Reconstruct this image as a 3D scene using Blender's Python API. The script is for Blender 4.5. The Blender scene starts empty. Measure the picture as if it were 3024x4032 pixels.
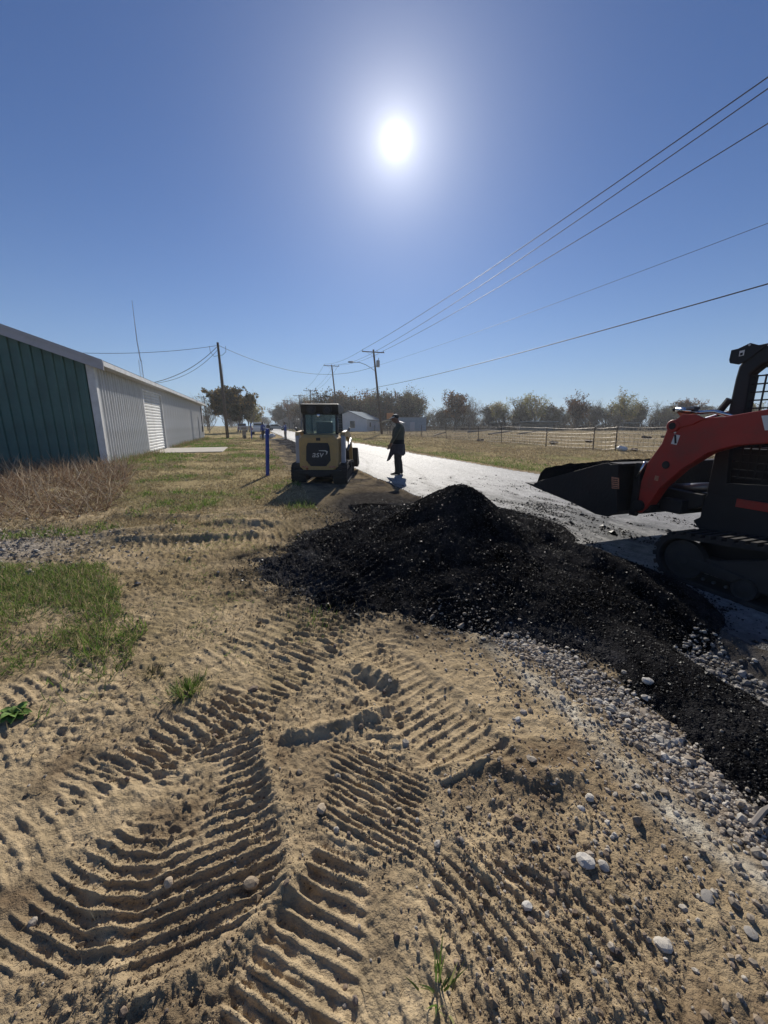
import bpy, math, random
import numpy as np
from mathutils import Vector, Matrix

scene = bpy.context.scene
COL = scene.collection
R = math.radians
random.seed(7)
rng = np.random.default_rng(11)

# ------------------------------------------------------------------ camera
CAM_H = 1.5
PITCH = math.atan(344 / 1514)
cam_data = bpy.data.cameras.new("camera")
cam_data.sensor_fit = 'HORIZONTAL'
cam_data.sensor_width = 36.0
cam_data.lens = 36.0 * 1514 / 3024
cam_data.clip_start = 0.05
cam_data.clip_end = 3000
cam = bpy.data.objects.new("camera", cam_data)
COL.objects.link(cam)
cam.location = (0, 0, CAM_H)
cam.rotation_euler = (math.pi / 2 - PITCH, 0, 0)
scene.camera = cam

# ------------------------------------------------------------------ sky, sun, exposure
SUN_EL, SUN_AZ = R(31.2), R(1.5)
SUN_DIR = Vector((math.sin(SUN_AZ) * math.cos(SUN_EL), math.cos(SUN_AZ) * math.cos(SUN_EL), math.sin(SUN_EL)))
world = bpy.data.worlds.new("World")
scene.world = world
world.use_nodes = True
wn, wl = world.node_tree.nodes, world.node_tree.links
wn.clear()
w_out = wn.new('ShaderNodeOutputWorld')
w_bg = wn.new('ShaderNodeBackground')
w_sky = wn.new('ShaderNodeTexSky')
w_sky.sky_type = 'NISHITA'
w_sky.sun_disc = False
w_sky.sun_elevation = SUN_EL
w_sky.sun_rotation = SUN_AZ
w_sky.altitude = 200
w_sky.air_density = 1.0
w_sky.dust_density = 0.1
w_sky.ozone_density = 3.0
w_bg.inputs['Strength'].default_value = 0.058
w_tint = wn.new('ShaderNodeMix'); w_tint.data_type = 'RGBA'; w_tint.blend_type = 'MULTIPLY'; w_tint.inputs['Factor'].default_value = 1
w_tint.inputs['B'].default_value = (0.74, 0.92, 1.28, 1)          # clear dry winter air: a deeper blue
wl.new(w_sky.outputs[0], w_tint.inputs['A'])
w_hor = wn.new('ShaderNodeMix'); w_hor.data_type = 'RGBA'           # the pale blue band along the whole horizon
w_hor.inputs['B'].default_value = (6.2, 8.8, 11.6, 1)
wl.new(w_tint.outputs['Result'], w_hor.inputs['A'])
wl.new(w_hor.outputs['Result'], w_bg.inputs['Color'])
# the sun itself and the bright aureole round it (a function of direction only)
w_geo = wn.new('ShaderNodeTexCoord')
w_dot = wn.new('ShaderNodeVectorMath'); w_dot.operation = 'DOT_PRODUCT'
w_dot.inputs[1].default_value = SUN_DIR
w_nrm = wn.new('ShaderNodeVectorMath'); w_nrm.operation = 'NORMALIZE'
wl.new(w_geo.outputs['Generated'], w_nrm.inputs[0])
wl.new(w_nrm.outputs[0], w_dot.inputs[0])
def wmath(op, a, b=None):
    n = wn.new('ShaderNodeMath'); n.operation = op
    for i, v in enumerate((a, b)):
        if v is None: continue
        if isinstance(v, (int, float)): n.inputs[i].default_value = v
        else: wl.new(v, n.inputs[i])
    return n.outputs[0]
w_sep = wn.new('ShaderNodeSeparateXYZ'); wl.new(w_nrm.outputs[0], w_sep.inputs[0])
elev = wmath('MAXIMUM', w_sep.outputs['Z'], 0.0)
wl.new(wmath('MULTIPLY', wmath('EXPONENT', wmath('MULTIPLY', elev, -7.5)), 0.92), w_hor.inputs['Factor'])
ang = wmath('ARCCOSINE', wmath('MINIMUM', w_dot.outputs['Value'], 0.9999999))
def glow(width, amp, power):
    t = wmath('POWER', wmath('DIVIDE', ang, R(width)), power)
    return wmath('MULTIPLY', wmath('EXPONENT', wmath('MULTIPLY', t, -1.0)), amp)
aureole = wmath('ADD', glow(0.85, 2.0, 0.8), wmath('ADD', glow(5.5, 0.20, 2.0), glow(9.5, 0.32, 1.3)))
w_em = wn.new('ShaderNodeBackground')
w_em.inputs['Color'].default_value = (1.0, 0.965, 0.91, 1)
wl.new(aureole, w_em.inputs['Strength'])
w_add = wn.new('ShaderNodeAddShader')
wl.new(w_bg.outputs[0], w_add.inputs[0]); wl.new(w_em.outputs[0], w_add.inputs[1])
wl.new(w_add.outputs[0], w_out.inputs['Surface'])

sun_data = bpy.data.lights.new("sun", 'SUN')
sun_data.energy = 5.0
sun_data.angle = R(0.53)
sun_data.color = (1.0, 0.94, 0.84)
sun = bpy.data.objects.new("sun", sun_data)
COL.objects.link(sun)
sun.rotation_euler = SUN_DIR.to_track_quat('Z', 'Y').to_euler()

scene.view_settings.view_transform = 'Standard'
scene.view_settings.look = 'None'
scene.view_settings.gamma = 1.0
scene.view_settings.use_curve_mapping = False
scene.view_settings.exposure = 0.0
scene.cycles.max_bounces = 6
scene.cycles.transparent_max_bounces = 12

# ------------------------------------------------------------------ frames: s runs along the road, t to its right
A = R(-18.2)
SA, CA = math.sin(A), math.cos(A)
ROADROT = math.atan2(CA, SA)           # local +x = along the road
def XY(s, t): return (s * SA + t * CA, s * CA - t * SA)
def ST(x, y): return (x * SA + y * CA, x * CA - y * SA)

# ------------------------------------------------------------------ materials
MATS = {}
def new_mat(name):
    m = bpy.data.materials.new(name); m.use_nodes = True
    return m, m.node_tree.nodes, m.node_tree.links, m.node_tree.nodes['Principled BSDF']
def mat(name, rgb, rough=0.6, metal=0.0, nscale=0, namt=0.0, bscale=0, bstr=0.0, spec=0.5, dirt=None, dirt_scale=3, dirt_amt=0.5, coords='Object'):
    """plain procedural surface: colour broken up by noise, optional dirt patches, optional fine relief"""
    m, n, l, b = new_mat(name)
    b.inputs['Base Color'].default_value = (*rgb, 1)
    b.inputs['Roughness'].default_value = rough
    b.inputs['Metallic'].default_value = metal
    b.inputs['Specular IOR Level'].default_value = spec
    tc = n.new('ShaderNodeTexCoord')
    col = None
    if nscale:
        t = n.new('ShaderNodeTexNoise'); t.inputs['Scale'].default_value = nscale; t.inputs['Detail'].default_value = 6
        l.new(tc.outputs[coords], t.inputs['Vector'])
        mr = n.new('ShaderNodeMapRange'); mr.inputs['From Min'].default_value = .3; mr.inputs['From Max'].default_value = .7
        mr.inputs['To Min'].default_value = 1 - namt; mr.inputs['To Max'].default_value = 1 + namt
        l.new(t.outputs['Fac'], mr.inputs['Value'])
        mx = n.new('ShaderNodeMix'); mx.data_type = 'RGBA'; mx.blend_type = 'MULTIPLY'; mx.inputs['Factor'].default_value = 1
        mx.inputs['A'].default_value = (*rgb, 1); l.new(mr.outputs[0], mx.inputs['B'])
        col = mx.outputs['Result']
    if dirt:
        t = n.new('ShaderNodeTexNoise'); t.inputs['Scale'].default_value = dirt_scale; t.inputs['Detail'].default_value = 9; t.inputs['Roughness'].default_value = .7
        l.new(tc.outputs[coords], t.inputs['Vector'])
        mr = n.new('ShaderNodeMapRange'); mr.inputs['From Min'].default_value = .45; mr.inputs['From Max'].default_value = .68
        mr.inputs['To Max'].default_value = dirt_amt
        l.new(t.outputs['Fac'], mr.inputs['Value'])
        mx = n.new('ShaderNodeMix'); mx.data_type = 'RGBA'
        l.new(mr.outputs[0], mx.inputs['Factor'])
        if col: l.new(col, mx.inputs['A'])
        else: mx.inputs['A'].default_value = (*rgb, 1)
        mx.inputs['B'].default_value = (*dirt, 1)
        col = mx.outputs['Result']
        r2 = n.new('ShaderNodeMapRange'); r2.inputs['To Min'].default_value = rough; r2.inputs['To Max'].default_value = min(1, rough + .35)
        l.new(mr.outputs[0], r2.inputs['Value']); l.new(r2.outputs[0], b.inputs['Roughness'])
    if col: l.new(col, b.inputs['Base Color'])
    if bscale:
        t = n.new('ShaderNodeTexNoise'); t.inputs['Scale'].default_value = bscale; t.inputs['Detail'].default_value = 5
        l.new(tc.outputs[coords], t.inputs['Vector'])
        bp = n.new('ShaderNodeBump'); bp.inputs['Strength'].default_value = bstr; bp.inputs['Distance'].default_value = .02
        l.new(t.outputs['Fac'], bp.inputs['Height']); l.new(bp.outputs[0], b.inputs['Normal'])
    MATS[name] = m
    return m
def attr_mat(name, rough=.9, spec=.2, bumps=(), nscale=0, namt=0.2, vor=None, trans=0.0):
    """colour read from the mesh's own Col attribute (what the ground is made of), plus noise and fine relief"""
    m, n, l, b = new_mat(name)
    b.inputs['Roughness'].default_value = rough
    b.inputs['Specular IOR Level'].default_value = spec
    at = n.new('ShaderNodeAttribute'); at.attribute_name = 'Col'
    tc = n.new('ShaderNodeTexCoord')
    col = at.outputs['Color']
    if nscale:
        t = n.new('ShaderNodeTexNoise'); t.inputs['Scale'].default_value = nscale; t.inputs['Detail'].default_value = 8; t.inputs['Roughness'].default_value = .65
        l.new(tc.outputs['Object'], t.inputs['Vector'])
        mr = n.new('ShaderNodeMapRange'); mr.inputs['From Min'].default_value = .3; mr.inputs['From Max'].default_value = .7
        mr.inputs['To Min'].default_value = 1 - namt; mr.inputs['To Max'].default_value = 1 + namt
        l.new(t.outputs['Fac'], mr.inputs['Value'])
        mx = n.new('ShaderNodeMix'); mx.data_type = 'RGBA'; mx.blend_type = 'MULTIPLY'; mx.inputs['Factor'].default_value = 1
        l.new(col, mx.inputs['A']); l.new(mr.outputs[0], mx.inputs['B']); col = mx.outputs['Result']
    l.new(col, b.inputs['Base Color'])
    prev = None
    for sc, st, kind in bumps:
        if kind == 'v':
            t = n.new('ShaderNodeTexVoronoi'); t.inputs['Scale'].default_value = sc; o = t.outputs['Distance']
        else:
            t = n.new('ShaderNodeTexNoise'); t.inputs['Scale'].default_value = sc; t.inputs['Detail'].default_value = 4; o = t.outputs['Fac']
        l.new(tc.outputs['Object'], t.inputs['Vector'])
        bp = n.new('ShaderNodeBump'); bp.inputs['Strength'].default_value = 1; bp.inputs['Distance'].default_value = st
        if kind == 'v': bp.invert = True
        l.new(o, bp.inputs['Height'])
        if prev: l.new(prev, bp.inputs['Normal'])
        prev = bp.outputs[0]
    if prev: l.new(prev, b.inputs['Normal'])
    if trans:
        tr = n.new('ShaderNodeBsdfTranslucent'); l.new(col, tr.inputs['Color'])
        mxs = n.new('ShaderNodeMixShader'); mxs.inputs[0].default_value = trans
        o = n['Material Output']
        l.new(b.outputs[0], mxs.inputs[1]); l.new(tr.outputs[0], mxs.inputs[2]); l.new(mxs.outputs[0], o.inputs['Surface'])
    MATS[name] = m
    return m

# ------------------------------------------------------------------ mesh helpers
def tag(o, label=None, cat=None, group=None, kind=None):
    if label: o['label'] = label
    if cat: o['category'] = cat
    if group: o['group'] = group
    if kind: o['kind'] = kind
    return o
def empty(name, loc=(0, 0, 0), rz=0.0, label=None, cat=None, group=None):
    o = bpy.data.objects.new(name, None); COL.objects.link(o)
    o.location = loc; o.rotation_euler = (0, 0, rz); o.empty_display_size = .2
    return tag(o, label, cat, group)
def link(name, me, m=None, parent=None, loc=None, rot=None):
    o = bpy.data.objects.new(name, me); COL.objects.link(o)
    if m is not None and len(me.materials) == 0:
        me.materials.append(MATS[m] if isinstance(m, str) else m)
    if parent: o.parent = parent
    if loc: o.location = loc
    if rot: o.rotation_euler = rot
    return o
class MB:
    """collects shapes, builds one mesh object"""
    def __init__(self): self.v = []; self.f = []
    def add(self, v, f):
        k = len(self.v); self.v += [tuple(p) for p in v]; self.f += [tuple(i + k for i in q) for q in f]; return self
    def box(self, x0, x1, y0, y1, z0, z1):
        v = [(x, y, z) for z in (z0, z1) for y in (y0, y1) for x in (x0, x1)]
        return self.add(v, [(0, 2, 3, 1), (4, 5, 7, 6), (0, 1, 5, 4), (2, 6, 7, 3), (0, 4, 6, 2), (1, 3, 7, 5)])
    def prism(self, prof, y0, y1, taper=None):
        """profile in (x,z) extruded along y"""
        n = len(prof)
        a = sum(prof[i][0] * prof[(i + 1) % n][1] - prof[(i + 1) % n][0] * prof[i][1] for i in range(n))
        if a < 0: prof = prof[::-1]
        v = [(x, y0, z) for x, z in prof] + [(x, y1, z) for x, z in prof]
        f = [tuple(range(n)), tuple(range(2 * n - 1, n - 1, -1))]
        f += [((i + 1) % n, i, n + i, n + (i + 1) % n) for i in range(n)]
        return self.add(v, f)
    def tube(self, pts, rad, seg=8, cap=True):
        pts = [Vector(p) for p in pts]
        rad = rad if isinstance(rad, (list, tuple)) else [rad] * len(pts)
        up = None; v = []
        for i, p in enumerate(pts):
            d = (pts[min(i + 1, len(pts) - 1)] - pts[max(i - 1, 0)]).normalized()
            if up is None:
                up = Vector((0, 0, 1)) if abs(d.z) < .9 else Vector((1, 0, 0))
            a = d.cross(up).normalized(); b = a.cross(d).normalized(); up = b
            for j in range(seg):
                t = 2 * math.pi * j / seg
                v.append(p + rad[i] * (math.cos(t) * a + math.sin(t) * b))
        f = []
        for i in range(len(pts) - 1):
            for j in range(seg):
                k = (j + 1) % seg
                f.append((i * seg + j, i * seg + k, (i + 1) * seg + k, (i + 1) * seg + j))
        if cap:
            f.append(tuple(range(seg))[::-1]); n = (len(pts) - 1) * seg; f.append(tuple(range(n, n + seg)))
        return self.add(v, f)
    def cyl(self, a, b, r, seg=12): return self.tube([a, b], r, seg)
    def lathe(self, prof, axis='y', c=(0, 0, 0), seg=20):
        """prof = (radius, along) pairs, closed by caps"""
        v = []; n = len(prof)
        for r, h in prof:
            for j in range(seg):
                t = 2 * math.pi * j / seg; p, q = r * math.cos(t), r * math.sin(t)
                if axis == 'y': v.append((c[0] + p, c[1] + h, c[2] + q))
                elif axis == 'x': v.append((c[0] + h, c[1] + p, c[2] + q))
                else: v.append((c[0] + p, c[1] + q, c[2] + h))
        f = [(i * seg + j, i * seg + (j + 1) % seg, (i + 1) * seg + (j + 1) % seg, (i + 1) * seg + j) for i in range(n - 1) for j in range(seg)]
        f.append(tuple(range(seg))[::-1]); f.append(tuple(range((n - 1) * seg, n * seg)))
        return self.add(v, f)
    def mesh(self, name='m'):
        me = bpy.data.meshes.new(name); me.from_pydata(self.v, [], self.f)
        import bmesh
        bm = bmesh.new(); bm.from_mesh(me); bmesh.ops.recalc_face_normals(bm, faces=bm.faces); bm.to_mesh(me); bm.free()
        return me
    def build(self, name, m, parent=None, bevel=0, smooth=False, loc=None, rot=None):
        me = self.mesh(name)
        if smooth: me.shade_smooth()
        o = link(name, me, m, parent, loc, rot)
        if bevel:
            b = o.modifiers.new('bevel', 'BEVEL'); b.width = bevel; b.segments = 2; b.limit_method = 'ANGLE'; b.angle_limit = R(40)
        return o
def np_mesh(name, V, F, m, col=None, smooth=False, parent=None):
    """fast mesh from numpy arrays; F is (n,3) or (n,4)"""
    me = bpy.data.meshes.new(name)
    nv, nf, k = len(V), len(F), F.shape[1]
    me.vertices.add(nv); me.vertices.foreach_set('co', np.ascontiguousarray(V, dtype=np.float32).ravel())
    me.loops.add(nf * k); me.loops.foreach_set('vertex_index', np.ascontiguousarray(F, dtype=np.int32).ravel())
    me.polygons.add(nf); me.polygons.foreach_set('loop_start', np.arange(0, nf * k, k, dtype=np.int32))
    try: me.polygons.foreach_set('loop_total', np.full(nf, k, dtype=np.int32))
    except Exception: pass
    me.update(calc_edges=True)
    me.polygons.foreach_set('use_smooth', np.full(nf, smooth, dtype=bool))
    if col is not None:
        at = me.color_attributes.new('Col', 'FLOAT_COLOR', 'POINT')
        c = np.ones((nv, 4), dtype=np.float32); c[:, :3] = col
        at.data.foreach_set('color', c.ravel())
    return link(name, me, m, parent)
def rot_mats(ax, ay, az):
    n = len(az); M = np.zeros((n, 3, 3))
    cx, sx, cy, sy, cz, sz = np.cos(ax), np.sin(ax), np.cos(ay), np.sin(ay), np.cos(az), np.sin(az)
    M[:, 0, 0] = cz * cy; M[:, 0, 1] = cz * sy * sx - sz * cx; M[:, 0, 2] = cz * sy * cx + sz * sx
    M[:, 1, 0] = sz * cy; M[:, 1, 1] = sz * sy * sx + cz * cx; M[:, 1, 2] = sz * sy * cx - cz * sx
    M[:, 2, 0] = -sy; M[:, 2, 1] = cy * sx; M[:, 2, 2] = cy * cx
    return M
def scatter(name, bv, bf, pos, M, scale, m, col, smooth=False, jitter=0.0, parent=None):
    """many small pieces joined into one mesh"""
    n, k = len(pos), len(bv)
    if scale.ndim == 1: scale = np.repeat(scale[:, None], 3, 1)
    P = bv[None] * scale[:, None, :]
    if jitter: P = P * (1 + rng.uniform(-jitter, jitter, P.shape))
    V = np.einsum('nij,nkj->nki', M, P) + pos[:, None, :]
    F = (bf[None] + (np.arange(n) * k)[:, None, None]).reshape(-1, bf.shape[1])
    return np_mesh(name, V.reshape(-1, 3), F, m, np.repeat(col, k, 0), smooth, parent)
# stone: a squashed, chipped icosahedron; crumb: an octahedron; blade: a bent tapering strip
_p = (1 + 5 ** .5) / 2
ICO_V = np.array([(-1, _p, 0), (1, _p, 0), (-1, -_p, 0), (1, -_p, 0), (0, -1, _p), (0, 1, _p), (0, -1, -_p), (0, 1, -_p), (_p, 0, -1), (_p, 0, 1), (-_p, 0, -1), (-_p, 0, 1)]) / 1.9
ICO_F = np.array([(0, 11, 5), (0, 5, 1), (0, 1, 7), (0, 7, 10), (0, 10, 11), (1, 5, 9), (5, 11, 4), (11, 10, 2), (10, 7, 6), (7, 1, 8), (3, 9, 4), (3, 4, 2), (3, 2, 6), (3, 6, 8), (3, 8, 9), (4, 9, 5), (2, 4, 11), (6, 2, 10), (8, 6, 7), (9, 8, 1)])
OCT_V = np.array([(1, 0, 0), (-1, 0, 0), (0, 1, 0), (0, -1, 0), (0, 0, 1), (0, 0, -1)], float)
OCT_F = np.array([(0, 2, 4), (2, 1, 4), (1, 3, 4), (3, 0, 4), (2, 0, 5), (1, 2, 5), (3, 1, 5), (0, 3, 5)])
BL_V = np.array([(-.5, 0, 0), (.5, 0, 0), (-.42, .10, .45), (.42, .10, .45), (0, .42, 1)])
BL_F = np.array([(0, 1, 3), (0, 3, 2), (2, 3, 4)])

# ------------------------------------------------------------------ noise on arrays
_TAB = np.random.default_rng(5).random(1 << 16).astype(np.float32)
def vn(x, y, seed=0):
    x = np.asarray(x, np.float32); y = np.asarray(y, np.float32)
    xf, yf = np.floor(x), np.floor(y); fx, fy = x - xf, y - yf
    fx *= fx * (3 - 2 * fx); fy *= fy * (3 - 2 * fy)
    h = xf.astype(np.int32) * 1619 + yf.astype(np.int32) * 31337 + seed * 6971
    def tab(k): 
        q = h + k
        return _TAB[(q ^ (q >> 7)) & 0xffff]
    a = tab(0); a += (tab(1619) - a) * fx
    c = tab(31337); c += (tab(31337 + 1619) - c) * fx
    a += (c - a) * fy
    a -= .5
    return a
def fbm(x, y, seed=0, oct=4, gain=.5):
    s = 0; a = 1.0; t = 0
    for i in range(oct):
        k = .8 * i
        s = s + a * vn(x * math.cos(k) - y * math.sin(k), x * math.sin(k) + y * math.cos(k), seed + i * 17); t += a
        x = x * 2.03; y = y * 2.03; a *= gain
    return s / t * 2
def sstep(a, b, x):
    t = np.clip((x - a) / (b - a), 0, 1); return t * t * (3 - 2 * t)
def poly_sd(X, Y, poly, mg=.6):
    """signed distance to a polygon, positive inside (capped well outside it)"""
    P = np.array(poly); lo, hi = P.min(0) - mg, P.max(0) + mg
    k = np.nonzero((X > lo[0]) & (X < hi[0]) & (Y > lo[1]) & (Y < hi[1]))[0]
    out = np.full(X.shape, -mg, np.float32)
    if len(k): out[k] = _poly_sd(X[k], Y[k], poly)
    return out
def line_uv(X, Y, pts, mg=.9):
    P = np.array(pts); lo, hi = P.min(0) - mg, P.max(0) + mg
    k = np.nonzero((X > lo[0]) & (X < hi[0]) & (Y > lo[1]) & (Y < hi[1]))[0]
    U = np.zeros(X.shape, np.float32); V = np.full(X.shape, 9., np.float32); D = np.full(X.shape, 9., np.float32); L = 0
    u, v, d, L = _line_uv(X[k], Y[k], pts)
    U[k], V[k], D[k] = u, v, d
    return U, V, D, L
def _poly_sd(X, Y, poly):
    d = np.full(X.shape, 1e9); ins = np.zeros(X.shape, bool)
    n = len(poly)
    for i in range(n):
        (ax, ay), (bx, by) = poly[i], poly[(i + 1) % n]
        ex, ey = bx - ax, by - ay
        t = np.clip(((X - ax) * ex + (Y - ay) * ey) / (ex * ex + ey * ey), 0, 1)
        d = np.minimum(d, np.hypot(X - ax - t * ex, Y - ay - t * ey))
        c = ((ay > Y) != (by > Y)) & (X < (bx - ax) * (Y - ay) / (by - ay + 1e-12) + ax)
        ins ^= c
    return np.where(ins, d, -d)
def _line_uv(X, Y, pts):
    """distance along and across a polyline"""
    best = np.full(X.shape, 1e9); U = np.zeros(X.shape); Vv = np.zeros(X.shape); L = 0
    for i in range(len(pts) - 1):
        (ax, ay), (bx, by) = pts[i], pts[i + 1]
        ex, ey = bx - ax, by - ay; l = math.hypot(ex, ey)
        lo = -.0 if i else -9; hi = 1 if i < len(pts) - 2 else 9
        t = np.clip(((X - ax) * ex + (Y - ay) * ey) / (l * l), max(lo, -.2), min(hi, 1.2))
        dx, dy = X - ax - t * ex, Y - ay - t * ey
        d = np.hypot(dx, dy); m = d < best
        best = np.where(m, d, best); U = np.where(m, L + t * l, U); Vv = np.where(m, (ex * dy - ey * dx) / l, Vv); L += l
    return U, Vv, best, L
# ================================================================== TERRAIN
attr_mat('soil', rough=.95, spec=.0, bumps=((45, .012, 'n'), (160, .006, 'n'), (420, .0025, 'n')), nscale=14, namt=.22)
attr_mat('road_surface', rough=.64, spec=.5, bumps=((32, .012, 'n'), (85, .008, 'v')), nscale=22, namt=.38)
attr_mat('asphalt', rough=.6, spec=.0, bumps=((95, .010, 'v'), (230, .004, 'n')), nscale=60, namt=.5)
attr_mat('stone', rough=.85, spec=.3, bumps=((60, .004, 'n'),), nscale=30, namt=.2)
attr_mat('crumb', rough=.5, spec=.22, nscale=0)
attr_mat('blade', rough=.6, spec=.25, trans=.42)
attr_mat('straw', rough=.7, spec=.2, trans=.2)

def lug(ph, w=.34, e=.10):
    p = np.mod(ph, 1.0)
    return sstep(0, e, p) * (1 - sstep(w, w + e, p))
def ridge_line(X, Y, pts, w, h):
    _, _, d, _ = line_uv(X, Y, pts); return h * np.exp(-(d / w) ** 2)
SMILE_L, SMILE_R = .36, .40
T12_POLY = [(-1.45, .86), (-1.62, 1.20), (-1.42, 1.50), (-1.16, 1.62), (-.62, 1.66), (-.55, 1.50), (-.43, 1.30), (-.36, 1.12), (-.33, .97), (-.42, .86), (-.52, .78), (-.64, .70), (-.74, .74), (-1.0, .74), (-1.25, .70)]
T3_POLY = [(-.27, 1.15), (-.05, 1.08), (-.04, .85), (-.10, .58), (-.48, .58), (-.43, .70), (-.36, .84), (-.29, .97)]
T4_LINE = [(-.35, 3.0), (-.18, 2.45), (.02, 2.1), (.22, 1.80), (.39, 1.52), (.44, 1.40)]
FAN_POLY = [(.12, 1.12), (.55, 1.10), (.80, .95), (.82, .58), (.15, .58), (.08, .8)]
FINE_POLY = [(-.28, 1.62), (-.02, 1.52), (.20, 1.38), (.15, 1.02), (-.04, 1.06), (-.28, 1.17)]
RIBBONS = [
    ([(-2.0, .35), (-1.50, .86), (-1.18, 1.35), (-.85, 1.9), (-.55, 2.5), (-.40, 3.2)], .19, .058, .016, .22), ([(-.84, 1.58), (-.70, 2.0), (-.35, 2.6), (-.05, 2.95)], .22, .058, .015, .25), ([(-.28, .6), (-.16, 1.0), (.0, 1.5), (.08, 2.0)], .14, .052, .010, -.2),
    ([(-2.9, .9), (-2.3, 1.55), (-1.9, 2.3), (-1.7, 3.2)], .2, .066, .014, .2),
    ([(-2.05, .55), (-1.72, .95), (-1.62, 1.5), (-1.75, 2.2)], .17, .062, .013, .3), ([(.15, 2.75), (.05, 2.3), (-.35, 1.85)], .16, .065, .012, -.3), ([(-1.25, 2.0), (-.75, 1.75), (-.2, 1.78)], .15, .06, .010, .2),
    ([(.55, 2.5), (.62, 2.0), (.72, 1.5)], .13, .06, .007, .3), ([(-.2, .62), (.1, .78), (.2, 1.1)], .12, .05, .008, .0), ([(-3.1, 2.9), (-2.0, 2.75), (-1.0, 3.0), (.0, 3.0)], .19, .075, .010, .2),
    # centre line, half width, lug pitch, depth, chevron
    ([(-1.55, 1.75), (-1.0, 2.35), (-.55, 3.1)], .23, .075, .012, .25),
    ([(-.75, 1.95), (-.45, 2.5), (-.5, 3.2), (-.9, 4.2)], .21, .075, .011, -.25),
    ([(-2.4, .95), (-1.75, 1.45), (-1.5, 1.75)], .20, .07, .014, .2),
    ([(-3.6, 4.35), (-2.2, 4.75), (-.9, 4.95), (.3, 5.6)], .26, .10, .030, .3),
    ([(-2.6, 5.4), (-1.6, 5.25), (-.7, 5.6), (-.3, 7.2)], .26, .11, .035, -.3),
    ([(-2.9, 3.7), (-1.8, 4.0), (-.8, 4.3)], .22, .09, .014, .2),
    ([(-1.0, 7.2), (-1.5, 6.0), (-2.3, 5.0)], .22, .11, .022, .2),
]
ASPH_RIBBONS = [
    ([(-1.25, 4.15), (-.75, 3.65), (-.35, 3.15), (-.25, 2.9)], .22, .085, .034, .25),
    ([(.45, 3.15), (.55, 2.7)], .10, .075, .024, .0),
    ([(-.9, 4.3), (-.2, 4.5), (.2, 4.4)], .18, .085, .020, .2),
    ([(-.7, 4.6), (-.35, 3.9), (.0, 3.3)], .17, .085, .022, -.2),
]
CHALK = [(.50, 2.95), (.66, 2.60), (.95, 1.98), (1.05, 1.72), (1.12, 1.39), (1.20, 1.15), (1.31, .98), (1.45, .72), (1.55, .4)]
GRAVEL = [(.86, 2.70), (1.20, 2.18), (1.33, 1.80), (1.39, 1.50), (1.42, 1.26), (1.50, 1.05), (1.58, .8), (1.66, .4)]
GRAVEL_IN = [(2.62, 3.35), (2.34, 2.80), (2.27, 2.35), (2.33, 2.0), (2.40, 1.5), (2.55, .6)]
SKIRT = [(-1.5, 4.12), (-1.22, 3.55), (-.50, 3.0), (.10, 2.88), (.75, 2.62), (1.15, 2.60), (1.5, 2.2), (2.15, 2.4), (2.4, 3.3), (2.6, 4.3), (2.4, 5.6), (1.6, 6.6), (.7, 7.6), (.1, 7.9), (-.25, 7.3), (.1, 6.4), (-.2, 5.6), (-.9, 5.0), (-1.15, 4.6)]
WINDROW = [(1.7, 3.3), (1.84, 2.6), (1.90, 2.0), (1.90, 1.5), (1.95, 1.0), (2.02, .5), (2.1, -.4)]
EDGE_T, FAR_T = 3.22, 8.15

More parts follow.
